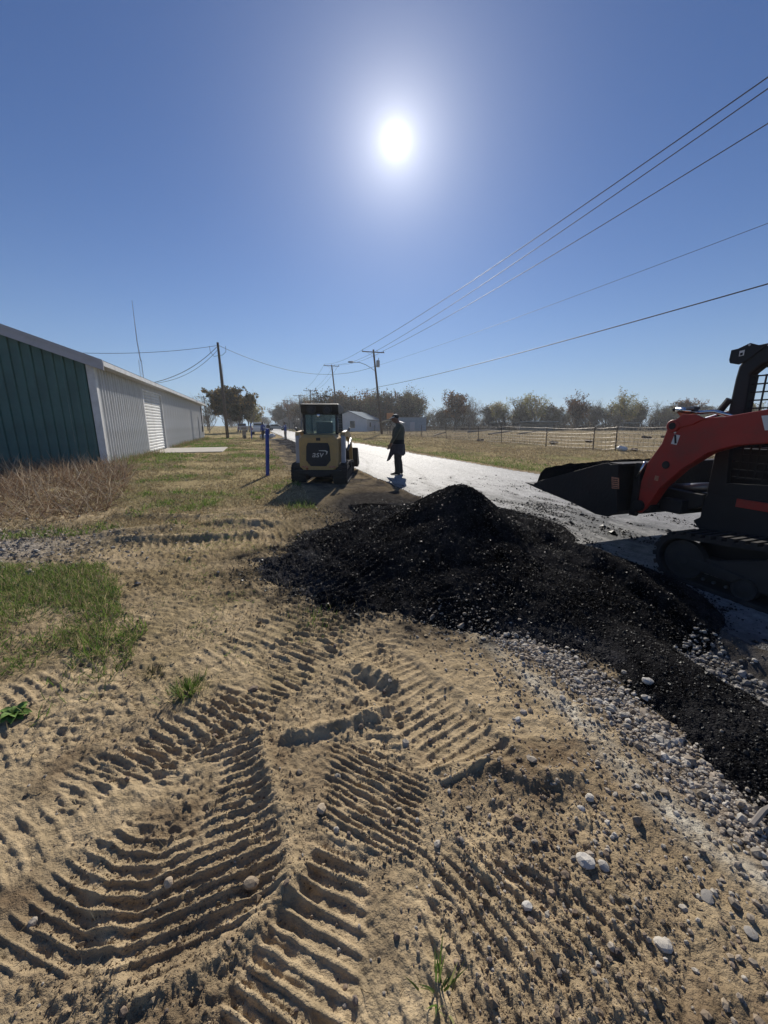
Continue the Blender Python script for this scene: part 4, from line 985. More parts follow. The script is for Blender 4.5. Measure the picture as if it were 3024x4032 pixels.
MB().box(3.17 - S0, 3.34 - S0, T0 - 3.78, -(T0 - 3.78), 1.055, 1.085).build('top_rail', 'bucket_steel', bk, bevel=.005)
# the load
n = 46; gx, gy = np.meshgrid(np.linspace(3.26, 4.52, n), np.linspace(-.90, .90, n), indexing='ij')
top = np.interp(gx, [3.26, 3.6, 4.02, 4.38, 4.47, 4.52], [1.04, 1.05, .985, .915, .83, .69]) + .02 * (1 - (gy / .9) ** 2) + .045 * fbm(gx * 6, gy * 6, 3, 5, .6) * (gx < 4.45)
top = np.minimum(top, np.interp(gx, [3.26, 4.52], [1.08, .72]) + .16)
V = np.stack([gx - S0, gy, top], -1).reshape(-1, 3); ii = np.arange(n * n).reshape(n, n)
F = np.stack([ii[:-1, :-1], ii[1:, :-1], ii[1:, 1:], ii[:-1, 1:]], -1).reshape(-1, 4)
lower = V.copy(); lower[:, 2] = np.interp(lower[:, 0] + S0, [3.26, 3.43, 4.52], [.52, .52, .66])
rim = np.concatenate([ii[0, :], ii[1:, -1], ii[-1, :-1][::-1], ii[1:-1, 0][::-1]])
SF = np.stack([rim, np.roll(rim, -1), np.roll(rim, -1) + n * n, rim + n * n], -1)
ld = np_mesh('asphalt_load', np.concatenate([V, lower]), np.concatenate([F, SF]), 'asphalt', np.tile([[.012, .0118, .0125]], (2 * n * n, 1)), True)
ld.location = rl.location; ld.rotation_euler = rl.rotation_euler; tag(ld, 'black asphalt mix heaped in the red loader\'s bucket', 'asphalt')
# chassis
side_prism('lower_body', [(2.596, .753), (2.591, .589), (2.652, .541), (2.576, .459), (2.3, .36), (-.2, .36), (-.35, .55), (-.35, .85), (2.56, .85)], 4.21, 4.70, 'loader_black', bevel=.012)
MB().prism(P_([(2.556, 1.28), (2.56, .87), (-.30, .87), (-.45, 1.35), (-.40, 1.62), (.75, 1.62), (.85, 1.28)]), -.28, .28).build('inner_body', 'loader_black', rl, bevel=.012)
for sg in (1, -1):
    a, b = sg * (T0 - 4.21), sg * (T0 - 4.27)
    MB().prism(P_([(2.57, .838), (2.56, 1.30), (2.45, 1.30), (2.42, .958), (2.05, .985), (1.0, .99), (1.0, .862)]), a, b).build('side_panel', 'loader_black', rl, bevel=.006)
    MB().box(2.30 - S0, -.9, a - sg * .0 if sg > 0 else a - .02, a + .02 if sg > 0 else a, .757, .832).build('red_stripe', 'loader_red', rl)
    rops_o = [(2.524, 1.30), (2.524, 1.614), (2.520, 1.795), (2.517, 1.909), (2.507, 2.015), (2.478, 2.072), (2.414, 2.141), (2.34, 2.163), (2.2, 2.175), (1.15, 2.175), (1.02, 2.12), (.95, 2.0), (.92, 1.60)]
    rops_i = [(1.04, 1.60), (1.07, 1.98), (1.15, 2.05), (2.20, 2.045), (2.285, 2.02), (2.332, 2.003), (2.407, 1.935), (2.403, 1.867), (2.394, 1.594), (2.394, 1.30)]
    MB().prism(P_(rops_o + rops_i), a, sg * (T0 - 4.33)).build('cab_post', 'loader_black', rl, bevel=.02)
    mesh_ = MB(); y = sg * (T0 - 4.27)
    for k in range(23): s_ = 2.375 - k * .0625; mesh_.box(s_ - .006 - S0, s_ + .006 - S0, y - .004, y + .004, 1.0, 2.06 if s_ < 2.3 else 1.93)
    for k in range(15): z_ = 1.018 + k * .0695; mesh_.box(1.0 - S0, 2.42 - S0, y - .0055, y + .0055, z_ - .006, z_ + .006)
    tag(mesh_.build('side_screen', 'loader_black', rl), kind='stuff')
    MB().cyl((2.53 - S0, sg * .46, 1.62), (2.72 - S0, sg * .46, 1.56), .012).build('handle', 'chrome', rl)
MB().box(2.30 - S0, .95 - S0, -.37, .37, 2.11, 2.17).build('cab_roof', 'loader_black', rl, bevel=.02)
MB().box(.95 - S0, 1.0 - S0, -.37, .37, .9, 2.10).build('rear_wall', 'loader_black', rl)
MB().box(1.2 - S0, 1.75 - S0, -.26, .26, .95, 1.15).box(1.15 - S0, 1.28 - S0, -.26, .26, 1.15, 1.75).build('seat', 'ink', rl, bevel=.05)
lp = MB().prism(P_([(2.585, 2.166), (2.534, 2.170), (2.446, 2.203), (2.378, 2.173), (2.30, 2.178), (2.44, 2.06), (2.504, 2.030), (2.577, 2.052), (2.588, 2.082)]), T0 - 4.20, T0 - 4.215).build('light_bracket', 'loader_black', rl, bevel=.004)
MB().prism(P_([(2.585, 2.166), (2.534, 2.170), (2.446, 2.203), (2.378, 2.173), (2.30, 2.178), (2.44, 2.06), (2.504, 2.030), (2.577, 2.052), (2.588, 2.082)]), -(T0 - 4.20), -(T0 - 4.215)).build('light_bracket', 'loader_black', rl, bevel=.004)
sk_ = MB().prism(P_([(2.512, 2.146), (2.474, 2.150), (2.474, 2.104), (2.510, 2.100)]), T0 - 4.196, T0 - 4.199).build('bracket_sticker', 'sticker_white', lp)
MB().prism(P_([(2.503, 2.128), (2.482, 2.130), (2.482, 2.108), (2.502, 2.106)]), T0 - 4.1935, T0 - 4.1957).build('print_block', 'ink', sk_)
disc('bracket_hole', 2.446, 2.186, .009, 4.196, 4.203, 'sticker_white', lp, 10)
for y in (-.18, .18): MB().cyl((2.52 - S0, y, 2.09), (2.60 - S0, y, 2.08), .05).build('work_light', 'chrome', rl)
# auxiliary couplers and pipes on top of the arm
cou = empty('hydraulic_coupler', (0, 0, 0)); cou.parent = rl; y = T0 - 4.0
MB().cyl((2.875 - S0, y, 1.648), (2.835 - S0, y, 1.646), .021).build('dust_cap', 'loader_black', cou)
MB().cyl((2.845 - S0, y, 1.648), (2.70 - S0, y, 1.625), .026).build('coupler_body', 'chrome', cou, smooth=True)
MB().cyl((2.845 - S0, y - .07, 1.638), (2.70 - S0, y - .07, 1.615), .026).build('coupler_body', 'chrome', cou, smooth=True)
MB().box(2.66 - S0, 2.735 - S0, y - .05, y + .04, 1.638, 1.668).build('coupler_block', 'steel', cou, bevel=.006)
MB().tube([(2.70 - S0, y, 1.62), (2.62 - S0, y, 1.612), (2.50 - S0, y, 1.617), (2.44 - S0, y, 1.60), (2.36 - S0, y, 1.575)], .017, 8).build('pipe', 'chrome', cou, smooth=True)
MB().prism(P_([(2.83, 1.628), (2.72, 1.60), (2.66, 1.585), (2.66, 1.555), (2.78, 1.575)]), y - .03, y + .03).build('coupler_bracket', 'rust_orange', cou, bevel=.005)
MB().tube([(2.60 - S0, y - .2, 1.60), (2.55 - S0, y - .2, 1.68), (2.52 - S0, y - .2, 1.73)], .03, 8).build('mirror_arm', 'loader_black', rl)
# front window frame bars and steps seen under the arm
MB().box(2.53 - S0, 2.57 - S0, -.40, .40, 1.28, 1.33).build('cab_sill', 'loader_black', rl, bevel=.008)
MB().tube([(2.60 - S0, .40, 1.28), (2.60 - S0, .41, .95)], .012, 6).tube([(2.60 - S0, -.40, 1.28), (2.60 - S0, -.41, .95)], .012, 6).build('grab_bar', 'steel', rl)
for k in range(4): MB().box(2.62 - S0 - k * .04, 2.64 - S0 - k * .04, -.32, .32, 1.16 - k * .003, 1.172 - k * .003).build('step_tread', 'chrome', rl)
# tracks
def loader_track(parent, sgn, x_front, x_rear, yo, yi, zt_f, zt_r, dust=True, lugs=True, rubber='rubber'):
    """belt loop with lugs, idler, sprocket, rollers; x forward, returns the belt"""
    outer = []
    rf_ = zt_f / 2
    for k in range(13):
        a = math.pi * (-.5 + k / 12 * 1.0); outer.append((x_front - rf_ + rf_ * math.cos(a), rf_ + rf_ * math.sin(a)))
    xm = x_rear + (x_front - x_rear) * .38
    outer.append((xm + .25, zt_r)); outer.append((xm, zt_r + .015))
    rr = zt_r / 2 * .9
    for k in range(11):
        a = math.pi * (.5 + k / 10); outer.append((x_rear + rr + rr * math.cos(a), zt_r * .55 + rr * math.sin(a) if a < math.pi else rr * .95 + rr * .95 * math.sin(a)))
    th = .038
    cx, cz = sum(p[0] for p in outer) / len(outer), sum(p[1] for p in outer) / len(outer)
    inn = []
    N = len(outer)
    for i in range(N):
        p, q = outer[i - 1], outer[(i + 1) % N]; dx, dz = q[0] - p[0], q[1] - p[1]; l = math.hypot(dx, dz) or 1
        inn.append((outer[i][0] - dz / l * th, outer[i][1] + dx / l * th))
    m = MB(); v = []
    for (x, z) in outer: v += [(x, yo, z), (x, yi, z)]
    for (x, z) in inn: v += [(x, yo, z), (x, yi, z)]
    f = []
    for i in range(N):
        j = (i + 1) % N
        f += [(2 * i, 2 * j, 2 * j + 1, 2 * i + 1), (2 * N + 2 * i, 2 * N + 2 * i + 1, 2 * N + 2 * j + 1, 2 * N + 2 * j), (2 * i, 2 * N + 2 * i, 2 * N + 2 * j, 2 * j), (2 * i + 1, 2 * j + 1, 2 * N + 2 * j + 1, 2 * N + 2 * i + 1)]
    m.add(v, f); belt = m.build('track_belt', rubber, parent)
    # lugs
    lens = [math.hypot(outer[(i + 1) % N][0] - outer[i][0], outer[(i + 1) % N][1] - outer[i][1]) for i in range(N)]
    tot = sum(lens); nl = int(tot / .085); lm_ = MB().box(-.022, .022, min(yo, yi) - .004, max(yo, yi) + .004, -.002, .028).mesh('lug'); lm_.materials.append(MATS[rubber])
    for k in range(nl):
        d = tot * k / nl; i = 0
        while d > lens[i]: d -= lens[i]; i += 1
        f_ = d / lens[i]; a, b = outer[i], outer[(i + 1) % N]
        x, z = a[0] + (b[0] - a[0]) * f_, a[1] + (b[1] - a[1]) * f_
        ang_ = math.atan2(b[1] - a[1], b[0] - a[0])
        link('lug', lm_, None, belt, (x, 0, z), (0, -ang_ + math.pi, 0))
    return belt
for sg in (1, -1):
    yo, yi = sg * (T0 - 3.85), sg * (T0 - 4.20)
    e = empty('track', (0, 0, 0)); e.parent = rl
    belt = loader_track(e, sg, 2.72 - S0, -.30 - S0, yo, yi, .46, .62)
    ym = (yo + yi) / 2
    def wheel(name, s, z, r, m='track_dust', parent=e):
        return MB().lathe([(r * .25, -.05), (r * .3, -.045), (r * .8, -.03), (r, -.035), (r, .035), (r * .8, .03), (r * .3, .045), (r * .25, .05)], 'y', (s - S0, yo - sg * .06, z), 24).build(name, m, parent)
    wheel('idler', 2.46, .225, .185)
    MB().prism(P_([(2.60, .23), (2.5, .08), (.2, .06), (-.1, .3), (.2, .52), (1.3, .58), (2.0, .50), (2.45, .40)]), yi - sg * .0, yi + sg * .10).build('dark_filler_plate', 'loader_black', e)  # dark filler plate, added so the track interior reads solid dark
    wheel('sprocket', .15, .34, .24)
    for s_ in (1.95, 1.55, 1.15, .75, .4): wheel('roller', s_, .125, .095)
    MB().prism(P_([(2.49, .275), (2.47, .155), (2.0, .13), (.3, .12), (.2, .42), (1.3, .48), (1.75, .46), (2.0, .36), (2.2, .29)]), yo - sg * .05, yo - sg * .20).build('track_frame', 'track_dust', e, bevel=.015)
    MB().prism(P_([(2.50, .262), (2.48, .175), (2.05, .150), (1.95, .22), (2.1, .25)]), yo - sg * .015, yo - sg * .05).build('tension_arm', 'track_dust', e, bevel=.01)
    for s_ in (2.27, 2.18, 2.08): MB().cyl((s_ - S0, yo - sg * .03, .09), (s_ - S0, yo - sg * .05, .09), .014, 8).build('bolt', 'steel', e)

# ================================================================== YELLOW TRACK LOADER (middle)
mat('loader_yellow', (.47, .30, .105), .5, nscale=2.5, namt=.08, dirt=(.30, .22, .13), dirt_scale=3, dirt_amt=.6)
mat('cab_glass', (.45, .62, .62), .06, spec=.6)
g_ = MATS['cab_glass'].node_tree.nodes['Principled BSDF']; g_.inputs['Transmission Weight'].default_value = .85; g_.inputs['IOR'].default_value = 1.15
mat('grille_black', (.018, .02, .026), .6, nscale=30, namt=.3)
mat('logo_silver', (.52, .53, .54), .35, .4)
yl = empty('yellow_track_loader', (-1.70, 11.36, -.03), R(89.5), 'yellow compact track loader seen from behind with its cab lights', 'loader')
RX = -1.28       # rear face
def ring(y0, y1, z0, z1, ch): return [(y0 + ch, z0), (y1 - ch, z0), (y1, z0 + ch), (y1, z1 - ch), (y1 - ch, z1), (y0 + ch, z1), (y0, z1 - ch), (y0, z0 + ch)]
def loft(rings, name, m, parent, bevel=0, smooth=False):
    v = []; f = []; n = len(rings[0][1])
    for x, r in rings: v += [(x, y, z) for y, z in r]
    for i in range(len(rings) - 1):
        for j in range(n): f.append((i * n + j, i * n + (j + 1) % n, (i + 1) * n + (j + 1) % n, (i + 1) * n + j))
    f.append(tuple(range(n))); f.append(tuple(range((len(rings) - 1) * n, len(rings) * n)))
    return MB().add(v, f).build(name, m, parent, bevel=bevel, smooth=smooth)
hood = loft([(RX, ring(-.46, .46, .36, 1.20, .10)), (RX + .05, ring(-.50, .50, .34, 1.27, .11)), (RX + .55, ring(-.53, .53, .34, 1.30, .12)), (RX + .75, ring(-.53, .53, .36, 1.30, .12))], 'engine_hood', 'loader_yellow', yl, bevel=.012)
gr = [(-.30, .98), (-.26, 1.07), (.26, 1.07), (.30, .98), (.32, .62), (.20, .47), (-.20, .47), (-.32, .62)]
def face_plate(prof, x0, x1, name, m, parent, bevel=0):
    v = [(x, y, z) for x in (x0, x1) for y, z in prof]; n = len(prof)
    f = [tuple(range(n)), tuple(range(n, 2 * n))] + [(i, (i + 1) % n, n + (i + 1) % n, n + i) for i in range(n)]
    return MB().add(v, f).build(name, m, parent, bevel=bevel)
gp = face_plate(gr, RX - .016, RX + .02, 'grille', 'grille_black', hood, .008)
for k in range(22): MB().box(RX - .021, RX - .0165, -.27, .27, .53 + k * .024, .538 + k * .024).build('louvre', 'grille_black', gp)
text('logo', 'asv', .235, 'logo_silver', gp, (RX - .022, .015, .775), (R(90), 0, R(-90)), .003, shear=.2, bold=.0)
MB().add([(RX - .026, y, z) for y, z in ((-.02, .882), (-.20, .882), (-.255, .85), (-.235, .79), (-.195, .76), (-.215, .80), (-.215, .838), (-.19, .858), (-.03, .866))] + [(RX - .018, y, z) for y, z in ((-.02, .882), (-.20, .882), (-.255, .85), (-.235, .79), (-.195, .76), (-.215, .80), (-.215, .838), (-.19, .858), (-.03, .866))], [tuple(range(9)), tuple(range(9, 18))] + [(i, (i + 1) % 9, 9 + (i + 1) % 9, 9 + i) for i in range(9)]).build('logo_swoosh', 'logo_silver', gp)
MB().box(RX - .012, RX + .02, -.07, .04, 1.125, 1.20).build('latch', 'ink', hood, bevel=.006)
for y in (-.36, .36): MB().box(RX - .014, RX + .02, y - .085, y + .085, .435, .475).build('reflector', 'sticker_orange', hood, bevel=.004)
MB().lathe([(.02, -.006), (.035, 0), (.02, .006)], 'x', (RX - .008, .30, .40), 12).build('badge', 'rust_orange', hood)
face_plate([(-.60, .36), (-.50, .27), (-.30, .27), (-.22, .20), (.22, .20), (.30, .27), (.50, .27), (.60, .36), (.52, .37), (-.52, .37)], RX - .05, RX + .28, 'rear_bumper', 'loader_black', yl, .012)
MB().box(RX + .2, 1.1, -.30, .30, .16, .55).build('undercarriage', 'loader_black', yl)
# cab
cx0, cx1 = RX + .50, .45
cab = empty('cab', (0, 0, 0)); cab.parent = yl
for sg in (-1, 1):
    MB().prism([(cx0, 1.28), (cx0 + .02, 1.80), (cx0 + .10, 1.80), (cx0 + .09, 1.28)], sg * .47, sg * .40).build('post', 'loader_black', cab, bevel=.01)
    MB().prism([(cx1, .6), (cx1 - .12, 1.92), (cx1 - .2, 1.92), (cx1 - .1, .6)], sg * .47, sg * .40).build('post', 'loader_black', cab, bevel=.01)
    sc = MB()
    for k in range(9): x_ = cx0 + .12 + k * .095; sc.box(x_ - .005, x_ + .005, sg * .455 - .004, sg * .455 + .004, 1.30, 1.88)
    for k in range(8): sc.box(cx0 + .08, cx1 - .1, sg * .455 - .005, sg * .455 + .005, 1.34 + k * .07, 1.35 + k * .07)
    tag(sc.build('side_screen', 'loader_black', cab), kind='stuff')
    MB().box(cx0 + .04, cx1 - .05, sg * .445 - .004, sg * .445 + .004, 1.28, 1.90).build('side_window', 'cab_glass', cab)
    MB().tube([(cx0 - .06, sg * .47, 1.32), (cx0 - .09, sg * .485, 1.42), (cx0 - .09, sg * .485, 1.60), (cx0 - .02, sg * .465, 1.70)], .014, 7).build('grab_handle', 'steel', cab, smooth=True)
MB().box(cx0 + .01, cx0 + .025, -.40, .40, 1.30, 1.79).build('rear_window', 'cab_glass', cab)
MB().box(cx0 - .005, cx0 + .04, -.40, .40, 1.25, 1.30).box(cx0 - .005, cx0 + .04, -.40, .40, 1.79, 1.83).build('window_frame', 'loader_black', cab)
roofp = [(cx0 - .13, 2.055), (cx0 - .06, 1.845), (cx0 + .05, 1.80), (cx1 - .1, 1.88), (cx1 + .02, 1.95), (cx1 - .02, 2.02), (cx0 + .1, 2.075)]
MB().prism(roofp, -.50, .50).build('cab_roof', 'loader_black', cab, bevel=.015)
for y in (-.21, .21):
    MB().lathe([(.125, -.012), (.125, .02), (.10, .03)], 'x', (cx0 - .108, y, 1.925), 20).build('light_bezel', 'ink', cab)
    MB().lathe([(.062, -.022), (.07, 0)], 'x', (cx0 - .112, y, 1.905), 16).build('speaker', 'grille_black', cab)
MB().lathe([(.02, -.05), (.045, -.04), (.05, .0), (.02, .03)], 'x', (cx0 - .03, .03, 1.765), 14).build('rear_lamp', 'chrome', cab)
MB().box(.0, .35, -.24, .24, .9, 1.08).box(-.12, .02, -.24, .24, 1.05, 1.62).build('seat', 'ink', cab, bevel=.05)
# side pods, lift arms, bucket
for sg in (-1, 1):
    e = empty('track', (0, 0, 0)); e.parent = yl
    yo, yi = sg * .735, sg * .36
    loader_track(e, sg, .95, RX + .02, yo, yi, .44, .50)
    for x_ in (-.7, -.4, -.1, .2, .5): MB().lathe([(.04, -.03), (.11, -.025), (.11, .025), (.04, .03)], 'y', (x_, yo - sg * .08, .15), 16).build('roller', 'rubber', e)
    MB().lathe([(.05, -.04), (.17, -.03), (.17, .03), (.05, .04)], 'y', (.68, yo - sg * .08, .23), 18).build('idler', 'rubber', e)
    MB().lathe([(.05, -.04), (.18, -.03), (.18, .03), (.05, .04)], 'y', (-.98, yo - sg * .08, .26), 18).build('sprocket', 'track_dust', e)
    MB().prism([(-.9, .2), (.6, .18), (.6, .30), (.0, .40), (-.9, .40)], yo - sg * .1, yo - sg * .2).build('track_frame', 'loader_black', e)
    MB().prism([(-.95, .52), (-.72, .52), (-.62, 1.22), (-.80, 1.30), (-.92, 1.22)], sg * .56, sg * .66).build('arm_tower', 'trim_grey', yl, bevel=.01)
    MB().prism([(-.90, 1.20), (-.86, 1.34), (-.1, 1.38), (.75, 1.25), (1.25, .80), (1.36, .38), (1.28, .30), (1.15, .42), (1.05, .72), (.62, 1.06), (-.1, 1.20)], sg * .57, sg * .67).build('lift_arm', 'loader_yellow', yl, bevel=.01)
    MB().cyl((-.6, sg * .70, .85), (.35, sg * .70, 1.12), .035).build('lift_cylinder', 'steel', yl, smooth=True)
    MB().tube([(-.55, sg * .70, 1.36), (-.50, sg * .74, 1.44), (-.38, sg * .75, 1.44), (-.33, sg * .72, 1.36)], .018, 6).build('hose', 'steel', yl)
byl = empty('bucket', (0, 0, 0)); byl.parent = yl
pb = [(1.34, .80), (1.30, .42), (1.38, .20), (1.55, .16), (2.15, .22), (2.16, .245), (1.56, .19), (1.41, .23), (1.335, .43), (1.375, .80)]
MB().prism(pb, -.80, .80).build('shell', 'bucket_steel', byl)
for sg in (-1, 1): MB().prism([(1.34, .80), (1.30, .42), (1.38, .20), (1.55, .16), (2.1, .22), (1.62, .72)], sg * .80, sg * .825).build('side_plate', 'bucket_steel', byl)
MB().box(1.24, 1.31, -.62, .62, .26, .78).build('attachment_plate', 'bucket_steel', yl, bevel=.01)
# ================================================================== PEOPLE
mat('skin', (.22, .115, .07), .6, nscale=20, namt=.1)
mat('shirt_olive', (.075, .080, .058), .85, nscale=7, namt=.2, bscale=18, bstr=.5)
mat('cloth_black', (.012, .012, .014), .9, nscale=9, namt=.2, bscale=22, bstr=.5)
mat('jacket_plum', (.040, .036, .048), .85, nscale=8, namt=.25, bscale=16, bstr=.6)
mat('trousers_dark', (.022, .020, .022), .9, nscale=8, namt=.25, bscale=18, bstr=.5)
mat('boot', (.035, .027, .020), .7, nscale=8, namt=.2)
mat('cap_black', (.018, .017, .018), .7)
mat('cap_white', (.70, .68, .64), .7)
mat('hoodie_blue', (.018, .055, .26), .8, nscale=6, namt=.2, bscale=16, bstr=.5)
mat('print_white', (.65, .68, .74), .7)
mat('hair', (.010, .009, .008), .6)
def ell_tube(m, pts, seg=14):
    """pts: (centre, half-depth, half-width, axis) rings; rings lie across the path, width along the given side vector"""
    v = []; n = len(pts); f = []
    C_ = [Vector(p[0]) for p in pts]
    for i, (c, rx, ry, side) in enumerate(pts):
        d = (C_[min(i + 1, n - 1)] - C_[max(i - 1, 0)]).normalized(); sd = Vector(side); sd = (sd - d * sd.dot(d)).normalized(); fw = sd.cross(d)
        for j in range(seg):
            a = 2 * math.pi * j / seg; v.append(C_[i] + fw * rx * math.cos(a) + sd * ry * math.sin(a))
    for i in range(n - 1):
        for j in range(seg): f.append((i * seg + j, i * seg + (j + 1) % seg, (i + 1) * seg + (j + 1) % seg, (i + 1) * seg + j))
    f.append(tuple(range(seg))[::-1]); f.append(tuple(range((n - 1) * seg, n * seg)))
    m.add(v, f)
def ball(m, c, r, seg=12):
    rx, ry, rz = r; pr = [(max(.02, math.sin(math.pi * k / 8)), -math.cos(math.pi * k / 8)) for k in range(9)]
    v = []; f = []
    for a, h in pr:
        for j in range(seg): t = 2 * math.pi * j / seg; v.append((c[0] + rx * a * math.cos(t), c[1] + ry * a * math.sin(t), c[2] + rz * h))
    for i in range(8):
        for j in range(seg): f.append((i * seg + j, i * seg + (j + 1) % seg, (i + 1) * seg + (j + 1) % seg, (i + 1) * seg + j))
    f.append(tuple(range(seg))[::-1]); f.append(tuple(range(8 * seg, 9 * seg))); m.add(v, f)
def fused(m, name, voxel, mats, pick, parent, smooth_it=6):
    """one continuous skin over all the shapes in m, coloured by where each face lies"""
    me = m.mesh(name); o = bpy.data.objects.new(name, me); COL.objects.link(o)
    r = o.modifiers.new('r', 'REMESH'); r.mode = 'VOXEL'; r.voxel_size = voxel
    s_ = o.modifiers.new('s', 'SMOOTH'); s_.iterations = smooth_it; s_.factor = .5
    dg = bpy.context.evaluated_depsgraph_get(); out = bpy.data.meshes.new_from_object(o.evaluated_get(dg)); bpy.data.objects.remove(o)
    out.materials.clear()
    for q in mats: out.materials.append(MATS[q])
    for p in out.polygons: p.material_index = pick(p.center); p.use_smooth = True
    ob = bpy.data.objects.new(name, out); COL.objects.link(ob); ob.parent = parent
    return ob
Y_ = Vector((0, 1, 0)); X_ = Vector((1, 0, 0))
def hand(m, w, d, sg, r=.0085):
    """palm and five bent fingers hanging from wrist w along direction d"""
    d = Vector(d).normalized(); side = Vector((1, 0, 0)); side = (side - d * side.dot(d)).normalized(); nrm = d.cross(side)
    w = Vector(w); palm = w + d * .095
    ell_tube(m, [(w - d * .01, .020, .027, side), (w + d * .045, .017, .042, side), (palm, .014, .040, side)], 10)
    for k, (o, L) in enumerate(((-.030, .062), (-.010, .074), (.011, .080), (.031, .070))):
        b = palm + side * o - d * .012; c1 = b + d * L * .5 + nrm * sg * .006; c2 = c1 + d * L * .42 + nrm * sg * .022; c3 = c2 + d * L * .18 + nrm * sg * .022
        m.tube([b, c1, c2, c3], [r * 1.1, r * 1.05, r * .95, r * .75], 7)
    b = w + side * .028 + d * .03; m.tube([b, b + side * .028 + d * .032 + nrm * sg * .01, b + side * .034 + d * .066 + nrm * sg * .02], [r * 1.25, r * 1.15, r * .85], 7)
# ---- the man in the road: olive shirt, jacket tied round the waist, head bowed; x = the way he faces
man = empty('person', (.43, 11.80, 0), R(174), 'man in olive shirt and white billed cap standing in the road, head bowed', 'person')
man.location.z = gz1(.43, 11.80)
m = MB()
ell_tube(m, [((-.01, 0, .78), .135, .165, Y_), ((-.005, 0, .90), .155, .178, Y_), ((.0, 0, 1.03), .160, .180, Y_), ((.0, 0, 1.18), .163, .190, Y_), ((-.01, 0, 1.32), .160, .205, Y_), ((-.02, 0, 1.42), .135, .205, Y_), ((-.015, 0, 1.485), .10, .16, Y_), ((.01, 0, 1.53), .07, .085, Y_), ((.05, 0, 1.60), .062, .066, Y_), ((.075, 0, 1.65), .062, .066, Y_)], 18)
ball(m, (.100, 0, 1.685), (.098, .078, .105)); ball(m, (.115, 0, 1.645), (.080, .066, .085))
m.tube([(.185, 0, 1.685), (.212, 0, 1.645), (.195, 0, 1.628)], [.010, .016, .012], 7)                      # nose
m.tube([(.160, -.03, 1.600), (.176, 0, 1.594), (.160, .03, 1.600)], .012, 6)                              # mouth
for sg in (1, -1):
    ball(m, (.085, sg * .080, 1.672), (.026, .012, .034), 8)                                              # ear
    ball(m, (.160, sg * .032, 1.690), (.016, .016, .010), 8)                                              # brow and eye
    hx = .02 if sg > 0 else -.04
    ell_tube(m, [((-.005, sg * .085, .84), .125, .095, Y_), ((.005 + hx * .3, sg * .092, .66), .098, .090, Y_), ((.012 + hx * .6, sg * .098, .47), .074, .074, Y_), ((.0 + hx * .8, sg * .100, .36), .078, .072, Y_), ((-.012 + hx, sg * .102, .20), .070, .066, Y_), ((-.015 + hx, sg * .102, .09), .076, .068, Y_), ((-.012 + hx, sg * .102, .055), .074, .066, Y_)], 14)
    ell_tube(m, [((-.085 + hx, sg * .105, .040), .034, .040, Y_), ((-.03 + hx, sg * .105, .050), .045, .045, Y_), ((.06 + hx, sg * .108, .042), .036, .048, Y_), ((.135 + hx, sg * .112, .030), .026, .046, Y_), ((.175 + hx, sg * .115, .022), .014, .034, Y_)], 12)
    sh = (-.02, sg * .185, 1.425); el = (.075, sg * .262, 1.145); wr = (.185, sg * .215, .925)
    ell_tube(m, [(sh, .072, .068, X_), ((.02, sg * .238, 1.30), .064, .060, X_), (el, .054, .050, X_), ((.13, sg * .245, 1.03), .050, .046, X_), (wr, .036, .032, X_)], 12)
    hand(m, wr, (.35, -.04 * sg, -.94), -sg)
m.v = [(x * (1.16 if z < 1.5 else 1.04), y * (1.08 if z < 1.5 else 1.0), z) for x, y, z in m.v]
def pick(c):
    if c.z > 1.555 and c.x > .02: return 2
    if c.z > 1.535: return 2
    if abs(c.y) > .15 and c.x > .15 and c.z < .965: return 2
    if c.z > 1.06 or abs(c.y) > .220: return 0
    if c.z > .86: return 1
    if c.z > .085: return 3
    return 4
fused(m, 'body', .0105, ['shirt_olive', 'cloth_black', 'skin', 'trousers_dark', 'boot'], pick, man)
# cap
cp_ = MB(); ball(cp_, (.090, 0, 1.722), (.108, .088, .080), 16)
capo = fused(cp_, 'cap', .010, ['cap_black', 'cap_white'], lambda c: 1 if c.z > 1.782 else 0, man, 2)
br = MB(); nb = 9; v = []; 
for k in range(nb):
    a = math.pi * (k / (nb - 1) - .5); 
    for rr, dz in ((.09, 0), (.175, -.062)): v.append((.105 + rr * math.cos(a) * (1.0 if rr < .1 else 1.02), .085 * math.sin(a), 1.712 + dz * math.cos(a)))
br.add(v + [(x, y, z + .012) for x, y, z in v], [(2 * k, 2 * k + 1, 2 * k + 3, 2 * k + 2) for k in range(nb - 1)] + [(18 + 2 * k, 18 + 2 * k + 2, 18 + 2 * k + 3, 18 + 2 * k + 1) for k in range(nb - 1)] + [(2 * k + 1, 2 * k + 19, 2 * k + 21, 2 * k + 3) for k in range(nb - 1)])
br.build('bill', 'cap_white', capo, smooth=True)
# jacket hanging from the waist, longer in front
v = []; f = []; ns, nz = 40, 9
for i in range(nz):
    q = i / (nz - 1)
    for j in range(ns):
        a = 2 * math.pi * j / ns; ca, sa = math.cos(a), math.sin(a)
        front = max(0, ca) ** 2
        z = .925 - q * (.30 + .13 * front + .04 * math.sin(3 * a + 1) + .05 * max(0, math.cos(a - .25)) ** 6)
        rx = .200 + q * (.02 + .10 * front) ; ry = .212 + q * .015
        fold = 1 + .05 * q * math.sin(9 * a) + .03 * q * math.sin(5 * a + 2)
        v.append((rx * ca * fold - .005 + .02 * q * front, ry * sa * fold, z))
for i in range(nz - 1):
    for j in range(ns): f.append((i * ns + j, i * ns + (j + 1) % ns, (i + 1) * ns + (j + 1) % ns, (i + 1) * ns + j))
jk = MB().add(v, f).build('tied_jacket', 'jacket_plum', man, smooth=True); so = jk.modifiers.new('t', 'SOLIDIFY'); so.thickness = .02; so.offset = -1
